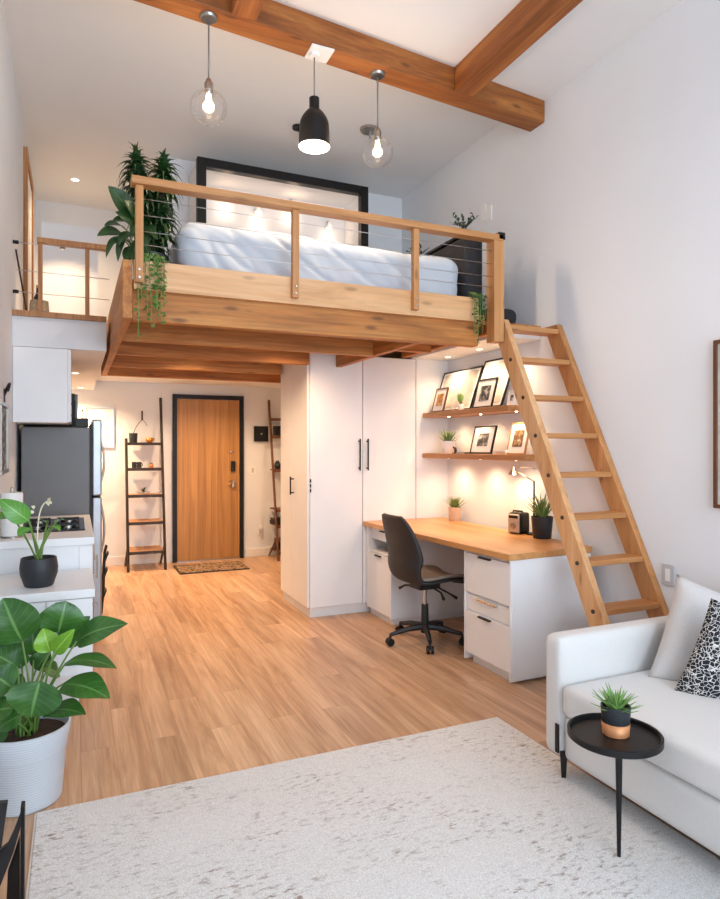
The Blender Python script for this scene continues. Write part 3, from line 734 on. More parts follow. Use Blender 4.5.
obj('plinth', box(2.315, 3.07, 4.55, 4.98, 0, .05), M['trimw'], farc, world=True)
d = obj('door', box(2.285, 2.307, 4.552, 4.968, .06, .53), M['cab'], D, world=True, bev=.002)
obj('handle', box(2.265, 2.285, 4.70, 4.80, .518, .529), M['black'], d, world=True, bev=.002)
d = obj('drawer', box(2.325, 2.34, 4.552, 4.968, .64, .745), M['cab'], D, world=True, bev=.002)
obj('handle', box(2.31, 2.325, 4.72, 4.80, .715, .725), M['black'], d, world=True, bev=.002)
obj('modesty_panel', box(3.0, 3.02, 3.604, 4.529, .12, .734), M['cab'], D, world=True)

# shelves
for z, nm in ((1.722, 'upper'), (1.365, 'lower')):
    s = thing('floating_shelf', (2.97, 4.25, z-.045), nm+' floating oiled wood shelf over the desk', 'shelf', 'floating shelves above the desk')
    obj('shelf_board', box(2.835, XR-.002, 3.755 if nm == 'upper' else 3.585, 4.994, z-.042, z), M['shelf'], s, world=True, bev=.003)
    for y in (4.72, 4.25, 3.80):
        obj('puck_light', lathe(nb(), [(0, -.004), (.009, -.004), (.010, 0), (0, 0)], V((2.94, y, z-.042))-parent_loc(s), 20), M['lamp'], s)
        spot('shelf_beam', (2.94, y, z-.055), (2.98, y, 0), 10 if nm == 'lower' else 8, (255, 216, 172), 155, 1, .05, s)
for i, y in enumerate((4.72, 4.25, 3.92)):
    downlight((2.93, y, 2.2), ['lit recessed downlight in white soffit nearest the wardrobe', 'lit recessed downlight in the middle of white soffit over the shelves', 'lit recessed downlight in white soffit nearest the ladder'][i], 3.6, 140, 'downlights in the desk soffit', .03, rgb=(255, 220, 180))

def photo_frame(x, y, z, w, h, lean, label, fm, am, border=.012, mat=.2, grp='photo frames on the desk shelves', th=.016, rz=0, name='photo_frame'):
    t = thing(name, (x, y, z+th*math.sin(lean)+.0005), label, 'picture frame', grp)
    t.rotation_euler = (0, lean, rz)
    f = nb(); b = border
    bx(f, 0, th, -w/2, w/2, 0, b); bx(f, 0, th, -w/2, w/2, h-b, h); bx(f, 0, th, -w/2, -w/2+b, b, h-b); bx(f, 0, th, w/2-b, w/2, b, h-b)
    obj('frame', f, fm, t, bev=.0015)
    obj('mount_board', box(.005, .012, -w/2+b, w/2-b, b, h-b), M['canvas'], t)
    mw, mh = w*mat, h*mat
    obj('print', box(.003, .0048, -w/2+b+mw, w/2-b-mw, b+mh, h-b-mh), am, t)
    return t
photo_frame(2.93, 4.69, 1.722, .60, .385, .34, 'large black framed pale print leaning at the wardrobe end of the upper shelf', M['black'], M['pale'], .013, .05)
photo_frame(2.93, 4.175, 1.722, .40, .42, .34, 'large black framed pale print on the upper shelf half hidden by the ladder', M['black'], M['pale'], .013, .05)
photo_frame(2.865, 4.80, 1.722, .19, .215, .26, 'small framed ochre print on the upper shelf, left corner', M['brown'], M['photo3'], .009, .2)
photo_frame(2.87, 4.14, 1.722, .25, .235, .26, 'small black framed dark photo on the upper shelf in front of the large frames', M['black'], M['photo'], .01, .2)
photo_frame(2.90, 3.82, 1.722, .09, .11, .20, 'tiny pale framed photo on the upper shelf beside the ladder', M['white'], M['photo'], .006, .25)
photo_frame(2.91, 4.22, 1.365, .29, .225, .24, 'black framed grey photo on the lower shelf', M['black'], M['photo'], .011, .22)
photo_frame(2.91, 3.78, 1.365, .21, .235, .24, 'wood framed sepia photo on the lower shelf beside the ladder', M['shelf'], M['photo2'], .008, .2)
t = thing('book', (2.90, 4.41, 1.3655), 'thin black notebook lying flat on lower shelf beside the black frame', 'book')
obj('book_cover', box(-.05, .05, -.07, .06, 0, .012), M['black'], t, bev=.002); obj('pages', box(-.051, .047, -.065, .055, .003, .009), M['paper'], t)
t = thing('small_box', (2.93, 3.935, 1.3655), 'small cream box on lower shelf between two photos', 'box')
obj('box_body', box(-.03, .03, -.06, .06, 0, .018), M['cream'], t, bev=.002); obj('box_lid', box(-.032, .032, -.062, .062, .0185, .03), M['paper'], t, bev=.002)
t = thing('small_cactus', (2.90, 4.475, 1.722), 'small green cactus in white pot on upper shelf before the large frame', 'potted plant')
pot(t, potprof(.022, .027, .05), M['white'], .022, .04, 18)
cb = nb(); tube(cb, [(0, 0, .04), (0, 0, .13), (0, 0, .137)], [.013, .013, .005], 10)
for a, z in ((.4, .08), (3.3, .07), (1.8, .09)): tube(cb, bez((0, 0, z), (.03*math.cos(a), .03*math.sin(a), z), (.03*math.cos(a), .03*math.sin(a), z+.05), 5), [.008]*5+[.003], 8)
obj('cactus_body', cb, M['stem'], t, smooth=True)
t = thing('glass_tumbler', (2.885, 4.565, 1.722), 'tiny clear glass beside the small cactus on the upper shelf', 'glass')
obj('glass_body', lathe(nb(), [(0, 0), (.02, 0), (.022, .05), (.02, .05), (.018, .006), (0, .006)], (0, 0, 0), 18), M['glass'], t, smooth='angle')
obj('water', lathe(nb(), [(0, .007), (.0175, .007), (.018, .025), (0, .025)], (0, 0, 0), 18), M['glass'], t)
t = thing('spiky_potted_plant', (2.965, 4.77, 1.365), 'spiky green plant in white pot at the wardrobe end of lower shelf', 'potted plant')
pot(t, potprof(.05, .06, .105), M['white'], .053, .085); rosette(t, .085, 46, .135, .0125, M['spike2'], .5, 1.5)
t = thing('figurine', (2.93, 4.62, 1.365), 'tiny dark metal figurine beside the white potted plant on lower shelf', 'figurine')
fb = nb(); tube(fb, bez((0, -.02, 0), (0, -.02, .06), (0, .01, .05), 6), [.012, .011, .012, .01, .008, .007, .01], 8); obj('body', fb, M['twig'], t, smooth=True)
obj('base', lathe(nb(), [(0, 0), (.025, 0), (.024, .006), (0, .006)], (0, -.01, 0), 16), M['black'], t)
# on the desk
t = thing('spiky_potted_plant', (3.0, 4.72, .785), 'spiky green plant in a blush pot at the far end of desktop', 'potted plant')
pot(t, potprof(.05, .058, .115), M['terra'], .05, .095); rosette(t, .095, 40, .14, .0135, M['spike'], .55, 1.5)
t = thing('spiky_potted_plant', (2.975, 3.56, .785), 'spiky yellow-green plant in a black pot on desktop behind the ladder', 'potted plant')
pot(t, potprof(.062, .075, .15), M['blackp'], .067, .125); rosette(t, .125, 46, .20, .019, M['spike'], .65, 1.5)
t = thing('desk_radio', (2.985, 3.83, .785), 'small retro radio with pale front and black case on desktop', 'radio', rz=.25)
obj('case', soft_box(-.055, .06, -.058, .058, 0, .155, (10, 10, 10), .018), M['black'], t, smooth=True)
obj('front_panel', soft_box(-.062, -.054, -.05, .05, .008, .145, (2, 10, 10), .003), M['mesh'], t, smooth=True)
obj('handle', tube(nb(), [(-.01, -.045, .148), (-.01, -.04, .165), (-.01, .04, .165), (-.01, .045, .148)], .006, 8), M['black'], t, smooth=True)
obj('dial', tube(nb(), [(-.062, .0, .06), (-.07, .0, .06)], .022, 18), M['nickel'], t, smooth='angle')
obj('top_control', box(-.066, -.0622, -.038, .038, .115, .135), M['black'], t)
t = thing('desk_lamp', (3.035, 3.72, .785), 'slim articulated desk lamp with small metal head behind the black plant pot', 'desk lamp')
obj('base', lathe(nb(), [(0, 0), (.055, 0), (.055, .012), (.012, .018), (0, .018)], (0, 0, 0), 24), M['black'], t, smooth='angle')
obj('pole', tube(nb(), [(0, 0, .015), (0, 0, .39)], .006, 8), M['black'], t, smooth=True)
obj('arm', tube(tube(nb(), [(0, 0, .385), (-.05, .15, .46)], .005, 8), bez((0, -.02, .475), (-.02, .05, .50), (-.05, .14, .475), 8), .0035, 6), M['nickel'], t, smooth=True)
hm = nb(); lathe(hm, [(0, .035), (.012, .034), (.016, .012), (.040, -.025), (.037, -.025), (.013, .008), (0, .01)], (-.055, .165, .455), 20)
obj('lamp_head', hm, M['nickel'], t, smooth='angle')
obj('bulb', lathe(nb(), [(0, .0), (.014, -.004), (.016, -.016), (0, -.026)], (-.055, .165, .455), 14), M['lamp'], t, smooth=True)
spot('desk_lamp_beam', V(t.location)+V((-.055, .165, .42)), V(t.location)+V((.05, .25, .1)), 4, (255, 214, 160), 130, 1, .02, t)
tag(obj('wall_socket', box(XR-.008, XR-.0005, 4.02, 4.06, .93, .98), M['white'], bev=.002), 'tiny socket plate on the wall just above the desktop', 'socket')

# ------------------------------------------------------------------ ladder
Ld = thing('loft_ladder', (2.85, 2.9, 0), 'open pine loft ladder with flat treads against the right wall', 'ladder')
yb, yt, zt_ = 2.445, 3.565, 2.27
sl = (yt-yb)/zt_; dirv = V((0, yt-yb, zt_)).normalized(); wdir = V((0, dirv.z, -dirv.y))
def stringer(x0, x1, ext):
    # board whose wide face looks sideways, cut flat at the floor
    w = .06
    yo = w/dirv.z
    top = zt_+ext
    hexa_pts = lambda x: [(x, yb-yo, 0), (x, yb+yo, 0), (x, yb+yo+sl*top, top), (x, yb-yo+sl*top, top)]
    bm = nb(); hexa(bm, hexa_pts(x0), hexa_pts(x1)); return bm
s1 = obj('stringer', stringer(2.60, 2.645, .0), M['sunpinez'], Ld, world=True, bev=.004)  # sunlit near side put into the colour, paler than the far stringer
s2 = obj('stringer', stringer(3.05, 3.097, .0), M['ladz'], Ld, world=True, bev=.004)
treads = [.18, .44, .70, .955, 1.21, 1.46, 1.70, 1.935, 2.165]
treads = [.26, .516, .762, 1.008, 1.25, 1.49, 1.734, 1.99, 2.216]
for z in treads:
    y = yb+sl*z
    obj('tread', box(2.646, 3.049, y-.062, y+.062, z-.016, z+.016), M['ladx'], Ld, world=True, bev=.004)
for z in treads:
    y = yb+sl*z; obj('bolt', tube(nb(), [(2.594, y-.01, z), (2.601, y-.01, z)], .012, 12), M['twig'], s1, world=True)

# ------------------------------------------------------------------ office chair
Cx = thing('office_chair', (2.33, 4.07, 0), 'black swivel office chair with curved shell back at the white desk', 'office chair', rz=math.radians(3))
def shell(off=0, inset=0, i0=0, i1=40, mx=1.0):
    # side profile from the seat's front edge to the top of the back (x forward)
    ctrl = [(.235, .425), (.19, .455), (.05, .462), (-.10, .452), (-.185, .475), (-.225, .56), (-.225, .66), (-.245, .80), (-.285, .935)]
    wid = [.195, .215, .225, .22, .205, .215, .23, .205, .15]
    def cr(arr, t):
        n = len(arr)-1; i = min(int(t*n), n-1); f = t*n-i
        p = [V(arr[max(0, min(n, i+k))]) if isinstance(arr[0], tuple) else arr[max(0, min(n, i+k))] for k in (-1, 0, 1, 2)]
        return .5*((2*p[1])+(p[2]-p[0])*f+(2*p[0]-5*p[1]+4*p[2]-p[3])*f*f+(3*p[1]-p[0]-3*p[2]+p[3])*f**3)
    bm = nb(); rows = []; N = 40; m = 16
    for i in range(i0, i1+1):
        t = i/N; c = cr(ctrl, t); w = cr(wid, t)-inset; d = (cr(ctrl, min(1, t+.01))-cr(ctrl, max(0, t-.01))).normalized(); nrm = V((d.y, -d.x))*-1
        endf = 1-.35*max(0, 1-i/3)**2 - .18*max(0, 1-(N-i)/3)**2
        row = []
        for j in range(m+1):
            s = -1+2*j/m
            curl = .045*abs(s)**2.6*(.5+.9*min(1, max(0, (t-.4)*3)))*(1-.9*max(0, (t-.72)/.28))
            px = c[0]-nrm.x*0+(-nrm.x)*0; q = V((c[0], 0, c[1])) + V((nrm.x, 0, nrm.y))*(-curl if False else 0)
            inner = V((-d.y, 0, d.x)) if False else V((nrm.x, 0, nrm.y))
            if inner.z < 0 and t < .4: inner = -inner
            if t >= .4 and inner.x < 0: inner = -inner
            q = q + inner*(curl+off); row.append(vv(bm, q+V((0, s*w*endf, 0))))
        rows.append(row)
    for a, b in zip(rows[:-1], rows[1:]):
        for j in range(m): bm.faces.new((a[j], a[j+1], b[j+1], b[j]))
    return bm
obj('seat_shell', shell(), M['blackshell'], Cx, smooth=True, solid=.022)
obj('seat_pad', shell(.022, .022, 2, 17), M['seatpad'], Cx, smooth=True, solid=.022)
obj('mechanism', bx(box(-.09, .09, -.07, .07, .395, .435), -.04, .12, -.02, .02, .38, .40), M['blackp'], Cx, bev=.006)
for pts in ([(.03, -.05, .405), (.02, -.18, .39), (0, -.24, .36)], [(-.03, .05, .405), (-.06, .18, .385), (-.08, .23, .355)], [(.08, -.03, .40), (.16, -.09, .35), (.2, -.12, .32)]):
    obj('lever', tube(nb(), pts, [.007, .007, .012], 8), M['blackp'], Cx, smooth=True)
obj('gas_column', tube(nb(), [(0, 0, .26), (0, 0, .40)], .014, 14), M['chrome'], Cx, smooth='angle')
obj('column_sleeve', tube(nb(), [(0, 0, .07), (0, 0, .275)], [.03, .026], 16), M['blackp'], Cx, smooth='angle')
lg0 = None
for i in range(5):
    a = 2*PI*i/5+.50; c, s = math.cos(a), math.sin(a)
    lg = obj('base_leg', tube(nb(), [(c*.02, s*.02, .115), (c*.15, s*.15, .105), (c*.27, s*.27, .078)], [.026, .02, .014], 8), M['blackp'], Cx, smooth='angle')
    wh = nb(); p = V((c*.275, s*.275, .028)); k = V((-s, c, 0))
    for sg in (-1, 1): tube(wh, [p+k*(.006*sg), p+k*(.024*sg)], .027, 18)
    tube(wh, [p+V((0, 0, 0)), p+V((-c*.004, -s*.004, .052))], .009, 8)
    obj('caster', wh, M['black'], lg, smooth='angle')

# ------------------------------------------------------------------ kitchen
K = thing('kitchen_counter', (-.14, 4.4, 0), 'white kitchen counter with pale top and black hob before the fridge', 'kitchen counter')
obj('cabinet_body', box(XL+.002, .075, 3.84, 5.10, .1, .883), M['cab'], K, world=True, bev=.002)
obj('plinth', box(XL+.002, .02, 3.88, 5.10, 0, .1), M['trimw'], K, world=True)
obj('end_panel', box(XL+.002, .085, 3.825, 3.839, .1, .883), M['cab'], K, world=True, bev=.002)
dd = obj('groove_panel', box(.02, .08, 3.820, 3.8248, .13, .875), M['cab'], K, world=True, bev=.002)
for y in (3.845, 4.475):
    dd = obj('door', box(.0755, .09, y, y+.62, .11, .875), M['cab'], K, world=True, bev=.002)
    bar_handle(dd, .09, y+.06, .68, .81, 1, 0, .022, .005).active_material = M['nickel']
obj('worktop', box(XL+.002, .097, 3.81, 5.105, .8835, .926), M['cab'], K, world=True, bev=.003)
hb = obj('hob', box(-.30, .055, 4.12, 4.80, .9262, .936), M['hob'], K, world=True, bev=.003)
for y in (4.30, 4.62):
    for x in (-.21, -.04):
        tp = nb()
        for k in (-1, 1): bx(tp, x-.065, x+.065, y+k*.03-.004, y+k*.03+.004, .946, .956); bx(tp, x+k*.06-.004, x+k*.06+.004, y-.06, y+.06, .937, .955)
        obj('pan_support', tp, M['black'], hb, world=True)
        obj('burner', lathe(nb(), [(0, .937), (.045, .937), (.045, .944), (.0, .947)], V((x, y, 0))-parent_loc(hb), 20), M['nickel'], hb, smooth='angle')
K2 = thing('low_cabinet', (-.14, 3.5, 0), 'lower white wall hung cabinet in front of the kitchen counter behind the large pot', 'cabinet')
obj('cabinet_body', box(XL+.002, .06, 3.265, 3.808, .36, .716), M['cab'], K2, world=True, bev=.002)
obj('wall_rail', box(XL+.002, XL+.03, 3.27, 3.808, .30, .36), M['trimw'], K2, world=True)
obj('cabinet_top', box(XL+.002, .085, 3.245, 3.808, .7165, .756), M['cab'], K2, world=True, bev=.003)
obj('end_panel', bx(box(XL+.002, -.125, 3.253, 3.2645, .36, .712), -.119, .072, 3.253, 3.2645, .36, .712), M['cab'], K2, world=True, bev=.002)
dd = obj('door', box(.0605, .075, 3.27, 3.803, .365, .712), M['cab'], K2, world=True, bev=.002)
obj('handle', lathe(nb(), [(0, 0), (.012, 0), (.012, .012), (0, .012)], V((.087, 3.33, .66))-parent_loc(dd), 12), M['nickel'], dd)
F = thing('fridge', (-.1, 5.4, 0), 'grey fridge freezer with steel doors beyond the kitchen counter', 'fridge')
obj('body', box(XL+.03, .10, 5.12, 5.75, .02, 1.565), M['fridge'], F, world=True, bev=.006)
for x in (-.3, .02):
    for y in (5.16, 5.68): obj('foot', box(x, x+.04, y, y+.04, 0, .02), M['black'], F, world=True)
obj('door_gasket', box(.1005, .114, 5.125, 5.745, .05, 1.585), M['black'], F, world=True)
for z0, z1 in ((.05, 1.048), (1.058, 1.625)):
    dd = obj('door', box(.1145, .182, 5.12, 5.75, z0, z1), M['steel'], F, world=True, bev=.012, seg=3)
    h0, h1 = (z0+.45, z1-.05) if z0 < 1 else (z0+.04, z1-.12)
    obj('handle', tube(nb(), bez((.18, 5.67, h0), (.26, 5.67, (h0+h1)/2), (.18, 5.67, h1), 12), .009, 8), M['nickel'], dd, world=True, smooth=True)
obj('hinge_cover', box(.0, .09, 5.125, 5.30, 1.566, 1.632), M['black'], F, world=True, bev=.004)
U = thing('wall_cabinet', (-.2, 5.1, 1.585), 'white upper kitchen cabinet hung above the fridge', 'cabinet')
obj('cabinet_body', box(XL+.002, -.045, 4.80, 5.40, 1.585, 2.088), M['cab'], U, world=True, bev=.003)
dd = obj('door', box(-.0445, -.025, 4.803, 5.397, 1.59, 2.085), M['cab'], U, world=True, bev=.002)
bar_handle(dd, -.025, 4.90, 1.62, 1.74, 1, 0, .022, .005)
t = thing('tall_larder', (-.2, 6.0, 0), 'narrow white larder unit beyond the fridge', 'cabinet')
obj('cabinet_body', box(XL+.002, .0, 5.77, 6.25, 0, 1.584), M['cab'], t, world=True, bev=.003)
obj('plinth', box(-.3, .004, 5.769, 6.251, .0, .06), M['trimw'], t, world=True)
MW = thing('microwave', (-.2, 6.0, 1.585), 'black microwave seen edge-on beyond the upper white cabinet', 'microwave')
obj('microwave_body', box(XL+.002, .0, 5.77, 6.25, 1.585, 1.86), M['black'], MW, world=True, bev=.004)
obj('microwave_door', box(.0005, .02, 5.775, 6.245, 1.59, 1.855), M['hob'], MW, world=True, bev=.003)
t = thing('wire_ornament', (.055, 5.55, 1.566), 'thin wire ornament with a small ball on the fridge top', 'ornament')
obj('rod', tube(nb(), [(0, 0, .0), (0, 0, .14)], .003, 6), M['twig'], t); obj('ball', lathe(nb(), [(0, .135), (.009, .144), (0, .153)], (0, 0, 0), 12), M['twig'], t, smooth=True); obj('foot', lathe(nb(), [(0, 0), (.018, 0), (.018, .006), (0, .006)], (0, 0, 0), 14), M['black'], t)
t = thing('folded_step_stool', (.175, 5.92, 0), 'black folded step stool leaning beside the fridge door', 'step stool')
for pts in ([(.03, -.05, 0), (.05, .02, .2), (.06, .05, .50), (.075, .06, .56)], [(.03, .12, 0), (.045, .14, .2), (.06, .12, .50), (.075, .11, .56)]):
    obj('side_rail', tube(nb(), pts, .010, 8), M['black'], t, smooth=True)
for z in (.12, .3, .44):
    sb = nb(); hexa(sb, [(.035+z*.05, 0, z), (.06+z*.05, 0, z+.07), (.06+z*.05, .12, z+.07), (.035+z*.05, .12, z)], [(.045+z*.05, 0, z-.005), (.07+z*.05, 0, z+.065), (.07+z*.05, .12, z+.065), (.045+z*.05, .12, z-.005)])
    obj('step', sb, M['blackp'], t)
t = thing('paper_towel_roll', (-.315, 3.97, .9265), 'white paper towel roll on the counter by the left wall', 'paper towel')
obj('paper', lathe(nb(), [(.012, .01), (.052, .01), (.054, .02), (.054, .235), (.052, .245), (.012, .245)], (0, 0, 0), 28), M['paper'], t, smooth='angle')
obj('holder', lathe(nb(), [(0, 0), (.055, 0), (.055, .008), (.008, .01), (.008, .27), (0, .275)], (0, 0, 0), 20), M['nickel'], t, smooth='angle')
# left wall picture
t = thing('wall_picture', (XL+.0005, 4.13, 1.27), 'grey framed print hanging on the left wall above the counter', 'picture frame')
f = nb(); w, h = .40, .40
bx(f, 0, .02, -w/2, w/2, 0, .02); bx(f, 0, .02, -w/2, w/2, h-.02, h); bx(f, 0, .02, -w/2, -w/2+.02, .02, h-.02); bx(f, 0, .02, w/2-.02, w/2, .02, h-.02)
obj('frame', f, M['nickel'], t, bev=.002); obj('print', box(.002, .008, -w/2+.02, w/2-.02, .02, h-.02), M['photo'], t)
t = thing('wall_hook', (XL+.0005, 4.26, 1.72), 'dark curved wall hook above the grey framed print on the left wall', 'hook')
obj('hook_arm', tube(nb(), bez((0, 0, .0), (.05, -.05, .12), (.03, -.12, .02), 8), .008, 8), M['black'], t, smooth=True); obj('plate', box(0, .006, -.02, .02, -.04, .04), M['black'], t)
# plant on the low cabinet
t = thing('peace_lily', (-.158, 3.42, .7565), 'small broad leaved flowering plant in charcoal pot on the low white cabinet', 'potted plant')
pot(t, [(0, 0), (.058, 0), (.064, .006), (.082, .06), (.084, .09), (.078, .135), (.074, .137), (.071, .13), (.07, .11), (0, .11)], M['blackpot'], .07, .118)
lf = nb(); st = nb(); dd = 3.1
def lp(u, v, d=dd): return P(u, v, d)-parent_loc(t)
specs = [((29, 521), (-1, 499), .05, 3.04, (-.45, -.75, .5)), ((30, 528), (18, 537), .032, 2.98, (-.2, -.5, .8)), ((12, 516), (-6, 520), .032, 3.13, (0, -.5, .8)),
         ((50, 527), (60, 531), .026, 3.08, (.2, -.4, .8)), ((47, 524), (38, 520), .019, 3.18, (0, -.3, 1)), ((55, 524), (64, 520), .015, 3.13, (0, -.3, 1))]
for b, e, w, d, nr in specs:
    pb, pe = lp(b[0], b[1], d), lp(e[0], e[1], d-.06)
    leaf(lf, pb, pe, w, nr, .12, .2, 9, 4, 'ovate'); r0 = V((random.uniform(-.02, .02), random.uniform(-.02, .02), .11))
    tube(st, bez(r0, r0.lerp(pb, .5)+V((0, 0, .03)), pb, 8), .0045, 7)
obj('stem', st, M['stem'], t, smooth=True); obj('foliage', lf, M['leafbright'], t)
fl = nb(); fp = nb()
q = lp(48, 501, 3.10); tube(fl, bez((.0, 0, .11), lp(34, 505, 3.10), q, 12), .0035, 6)
for b, e in (((48, 501), (52, 504)), ((48, 501), (51, 498)), ((34, 511), (29, 514)), ((35, 508), (31, 506)), ((47, 501), (49, 506))): leaf(fp, lp(b[0], b[1], 3.10), lp(e[0], e[1], 3.08), .009, (0, -1, .3), .1, .2, 4, 2)
obj('flower_stalk', fl, M['petal'], t, smooth=True); obj('flower', fp, M['petal'], t)

# ------------------------------------------------------------------ big floor plant
t = thing('large_potted_plant', (-.182, 2.905, 0), 'large broad leaved green plant in ribbed white pot on the floor beside the rug', 'potted plant')
pot(t, [(0, 0), (.128, 0), (.134, .006), (.150, .20), (.153, .205), (.153, .215), (.155, .22), (.168, .292), (.168, .30), (.160, .302), (.156, .29), (.150, .24), (0, .24)], M['whitepot'], .152, .262, 48)
lf = nb(); ly = nb(); st = nb()
big = [((22, 641), (3, 598), .100, 2.60, -.04, (-.1, -1, .25)), ((58, 633), (66, 601), .092, 2.66, .0, (.1, -1, .35)), ((77, 641), (128, 624), .062, 2.62, -.05, (.0, -.75, .7)),
       ((66, 663), (117, 669), .05, 2.55, -.08, (.2, -.5, .9)), ((63, 684), (110, 699), .072, 2.50, -.06, (.2, -.6, .9)), ((40, 681), (31, 717), .098, 2.44, -.02, (-.1, -.95, .4)),
       ((46, 712), (86, 715), .058, 2.48, -.05, (.2, -.5, .9)), ((18, 668), (-12, 652), .07, 2.6, -.03, (-.2, -.6, .8)), ((12, 688), (-14, 672), .07, 2.5, -.04, (-.2, -.6, .8)),
       ((14, 708), (-14, 715), .055, 2.46, -.03, (-.2, -.5, .9)), ((34, 655), (32, 620), .07, 2.80, .0, (0, -1, .3)), ((10, 660), (-8, 640), .06, 2.8, .04, (0, -1, .5)),
       ((62, 645), (90, 616), .055, 2.74, .03, (.2, -.8, .6)), ((20, 716), (-2, 730), .05, 2.46, -.02, (-.2, -.6, .9)), ((36, 670), (50, 650), .05, 2.78, .02, (0, -.9, .5)),
       ((22, 668), (16, 655), .045, 2.74, .02, (-.2, -.9, .5)), ((44, 668), (60, 676), .05, 2.72, .05, (.1, -.5, .9)), ((30, 694), (52, 706), .05, 2.60, -.02, (0, -.8, .6)), ((8, 726), (-14, 745), .05, 2.5, -.02, (-.2, -.7, .7)), ((26, 684), (6, 690), .055, 2.68, -.02, (-.1, -.5, .9))]
def put(lst, target):
    for i, (b, e, w, d, dd_, nr) in enumerate(lst):
        pb = P(b[0], b[1], d)-parent_loc(t); pe = P(e[0], e[1], d+dd_)-parent_loc(t)
        leaf(target, pb, pe, w, nr, .10, .12, 14, 6, 'round' if w > .08 else 'ovate', .05)
        a = i*2.4; r0 = V((.035*math.cos(a), .035*math.sin(a), .25))
        tube(st, bez(r0, r0.lerp(pb, .5)+V((0, 0, .06)), pb, 10), [.005]*6+[.0038]*5, 8)
put(big, lf)
put([((54, 653), (75, 629), .034, 2.58, -.02, (.1, -.9, .5)), ((50, 652), (43, 628), .05, 2.62, .0, (-.1, -1, .5))], ly)
obj('stem', st, M['stem'], t, smooth=True); obj('foliage', lf, M['leafbig'], t); obj('young_leaves', ly, M['leafyoung'], t)

# ------------------------------------------------------------------ entry
def ladder_shelf(x0, x1, yf, zl, zr, wall, mt, mb, label, levels, name='ladder_shelf'):
    t = thing(name, ((x0+x1)/2, yf+.2, 0), label, 'shelf', 'leaning ladder shelves by the entry door')
    r = .016
    for x, zt in ((x0, zl), (x1, zr)):
        k = (wall-yf-.03)/max(zl, zr)
        obj('post', tube(nb(), [(x, yf, 0), (x, yf+k*zt, zt)], r, 4), mt, t, world=True)
        obj('back_leg', tube(nb(), [(x, wall-.03, 0), (x, yf+k*.28+.02, .27)], r*.8, 4), mt, t, world=True)
    k = (wall-yf-.03)/max(zl, zr)
    for z in levels:
        b = obj('shelf_board', box(x0+.012, x1-.012, yf+k*z-.01, wall-.035, z-.004, z+.012), mb, t, world=True)
        obj('rail', box(x0+.012, x1-.012, yf+k*z-.028, yf+k*z-.0105, z-.02, z+.014), mt, b, world=True)
    return k
kk = ladder_shelf(.55, .955, 7.68, 1.52, 2.02, YB+.03, M['espresso'], M['ladrung'], 'dark leaning ladder shelf on the wall left of the entry door', (.21, .54, .85, 1.16, 1.46))
kz = lambda z: 7.68+kk*z+.07
t = thing('potted_branch', (.635, kz(1.46), 1.473), 'dark green pot with one bent twig on the ladder shelf top', 'potted plant')
pot(t, potprof(.045, .05, .11), M['blackpot'], .044, .09, 20)
tw = nb(); tube(tw, bez((0, 0, .09), (.02, 0, .2), (.1, .0, .27), 8), .004, 6); tube(tw, bez((.1, 0, .27), (.1, .0, .3), (.10, 0, .38), 4), .011, 6); tube(tw, bez((.1, 0, .28), (.13, 0, .26), (.16, 0, .2), 4), .003, 6)
obj('twig', tw, M['twig'], t, smooth=True)
t = thing('brass_bowl', (.82, kz(1.46), 1.473), 'small brass ornament with handle on the ladder shelf top', 'ornament')
obj('bowl', lathe(nb(), [(0, 0), (.03, 0), (.045, .03), (.04, .055), (.03, .06), (.034, .03), (0, .012)], (0, 0, 0), 18), M['gold'], t, smooth=True); obj('handle', tube(nb(), bez((.03, 0, .05), (.07, 0, .06), (.05, 0, .02), 8), .006, 6), M['gold'], t, smooth=True)
for i, x in enumerate((.64, .695)):
    t = thing('dark_mug', (x, kz(1.16), 1.173), ['dark mug on the second ladder shelf board, left of its pair', 'dark mug on the second ladder shelf board, right of its pair'][i], 'mug', 'dark mugs on the ladder shelf')
    obj('mug_body', lathe(nb(), [(0, 0), (.026, 0), (.027, .07), (.024, .07), (.023, .008), (0, .008)], (0, 0, 0), 18), M['blackpot'], t, smooth='angle'); obj('mug_handle', tube(nb(), bez((.025, 0, .055), (.055, 0, .035), (.025, 0, .015), 8), .005, 6), M['blackpot'], t, smooth=True)
t = thing('small_brown_jar', (.835, kz(1.16), 1.173), 'small brown jar on the second ladder shelf board', 'jar')
obj('jar_body', lathe(nb(), [(0, 0), (.02, 0), (.026, .02), (.018, .045), (0, .045)], (0, 0, 0), 16), M['copper'], t, smooth=True); obj('jar_lid', lathe(nb(), [(0, .0455), (.014, .0455), (.012, .056), (0, .058)], (0, 0, 0), 14), M['twig'], t)
t = thing('glass_dish', (.74, kz(.85), .863), 'clear glass dish with dark sprig on the middle ladder shelf board', 'dish')
obj('dish_body', lathe(nb(), [(0, 0), (.06, 0), (.085, .03), (.082, .03), (.058, .006), (0, .006)], (0, 0, 0), 22), M['glass'], t, smooth=True)
sg = nb(); 
for i in range(8): leaf(sg, (0, 0, .01), (.05*math.cos(i*.8), .05*math.sin(i*.8), .03+.01*i), .01, (0, 0, 1), .1, .2, 4, 2)
obj('sprig', sg, M['leafdark'], t)
k2 = ladder_shelf(2.31, 2.86, 7.68, 2.03, 2.03, YB, M['brown'], M['brownx'], 'brown leaning shelf half hidden behind the white wardrobe', (.10, .42, .62, 1.12, 1.55, 1.78), 'leaning_shelf')
t = thing('folded_dark_cloth', (2.42, 7.95, .433), 'dark folded bundle on the low board of the brown shelf', 'cloth')
obj('fold', soft_box(-.13, .13, -.11, .1, 0, .055, (12, 10, 4), .025, .006), M['darkfab'], t, smooth=True); obj('under_fold', soft_box(-.12, .12, -.1, .09, .056, .08, (10, 8, 3), .011), M['blackshell'], t, smooth=True)
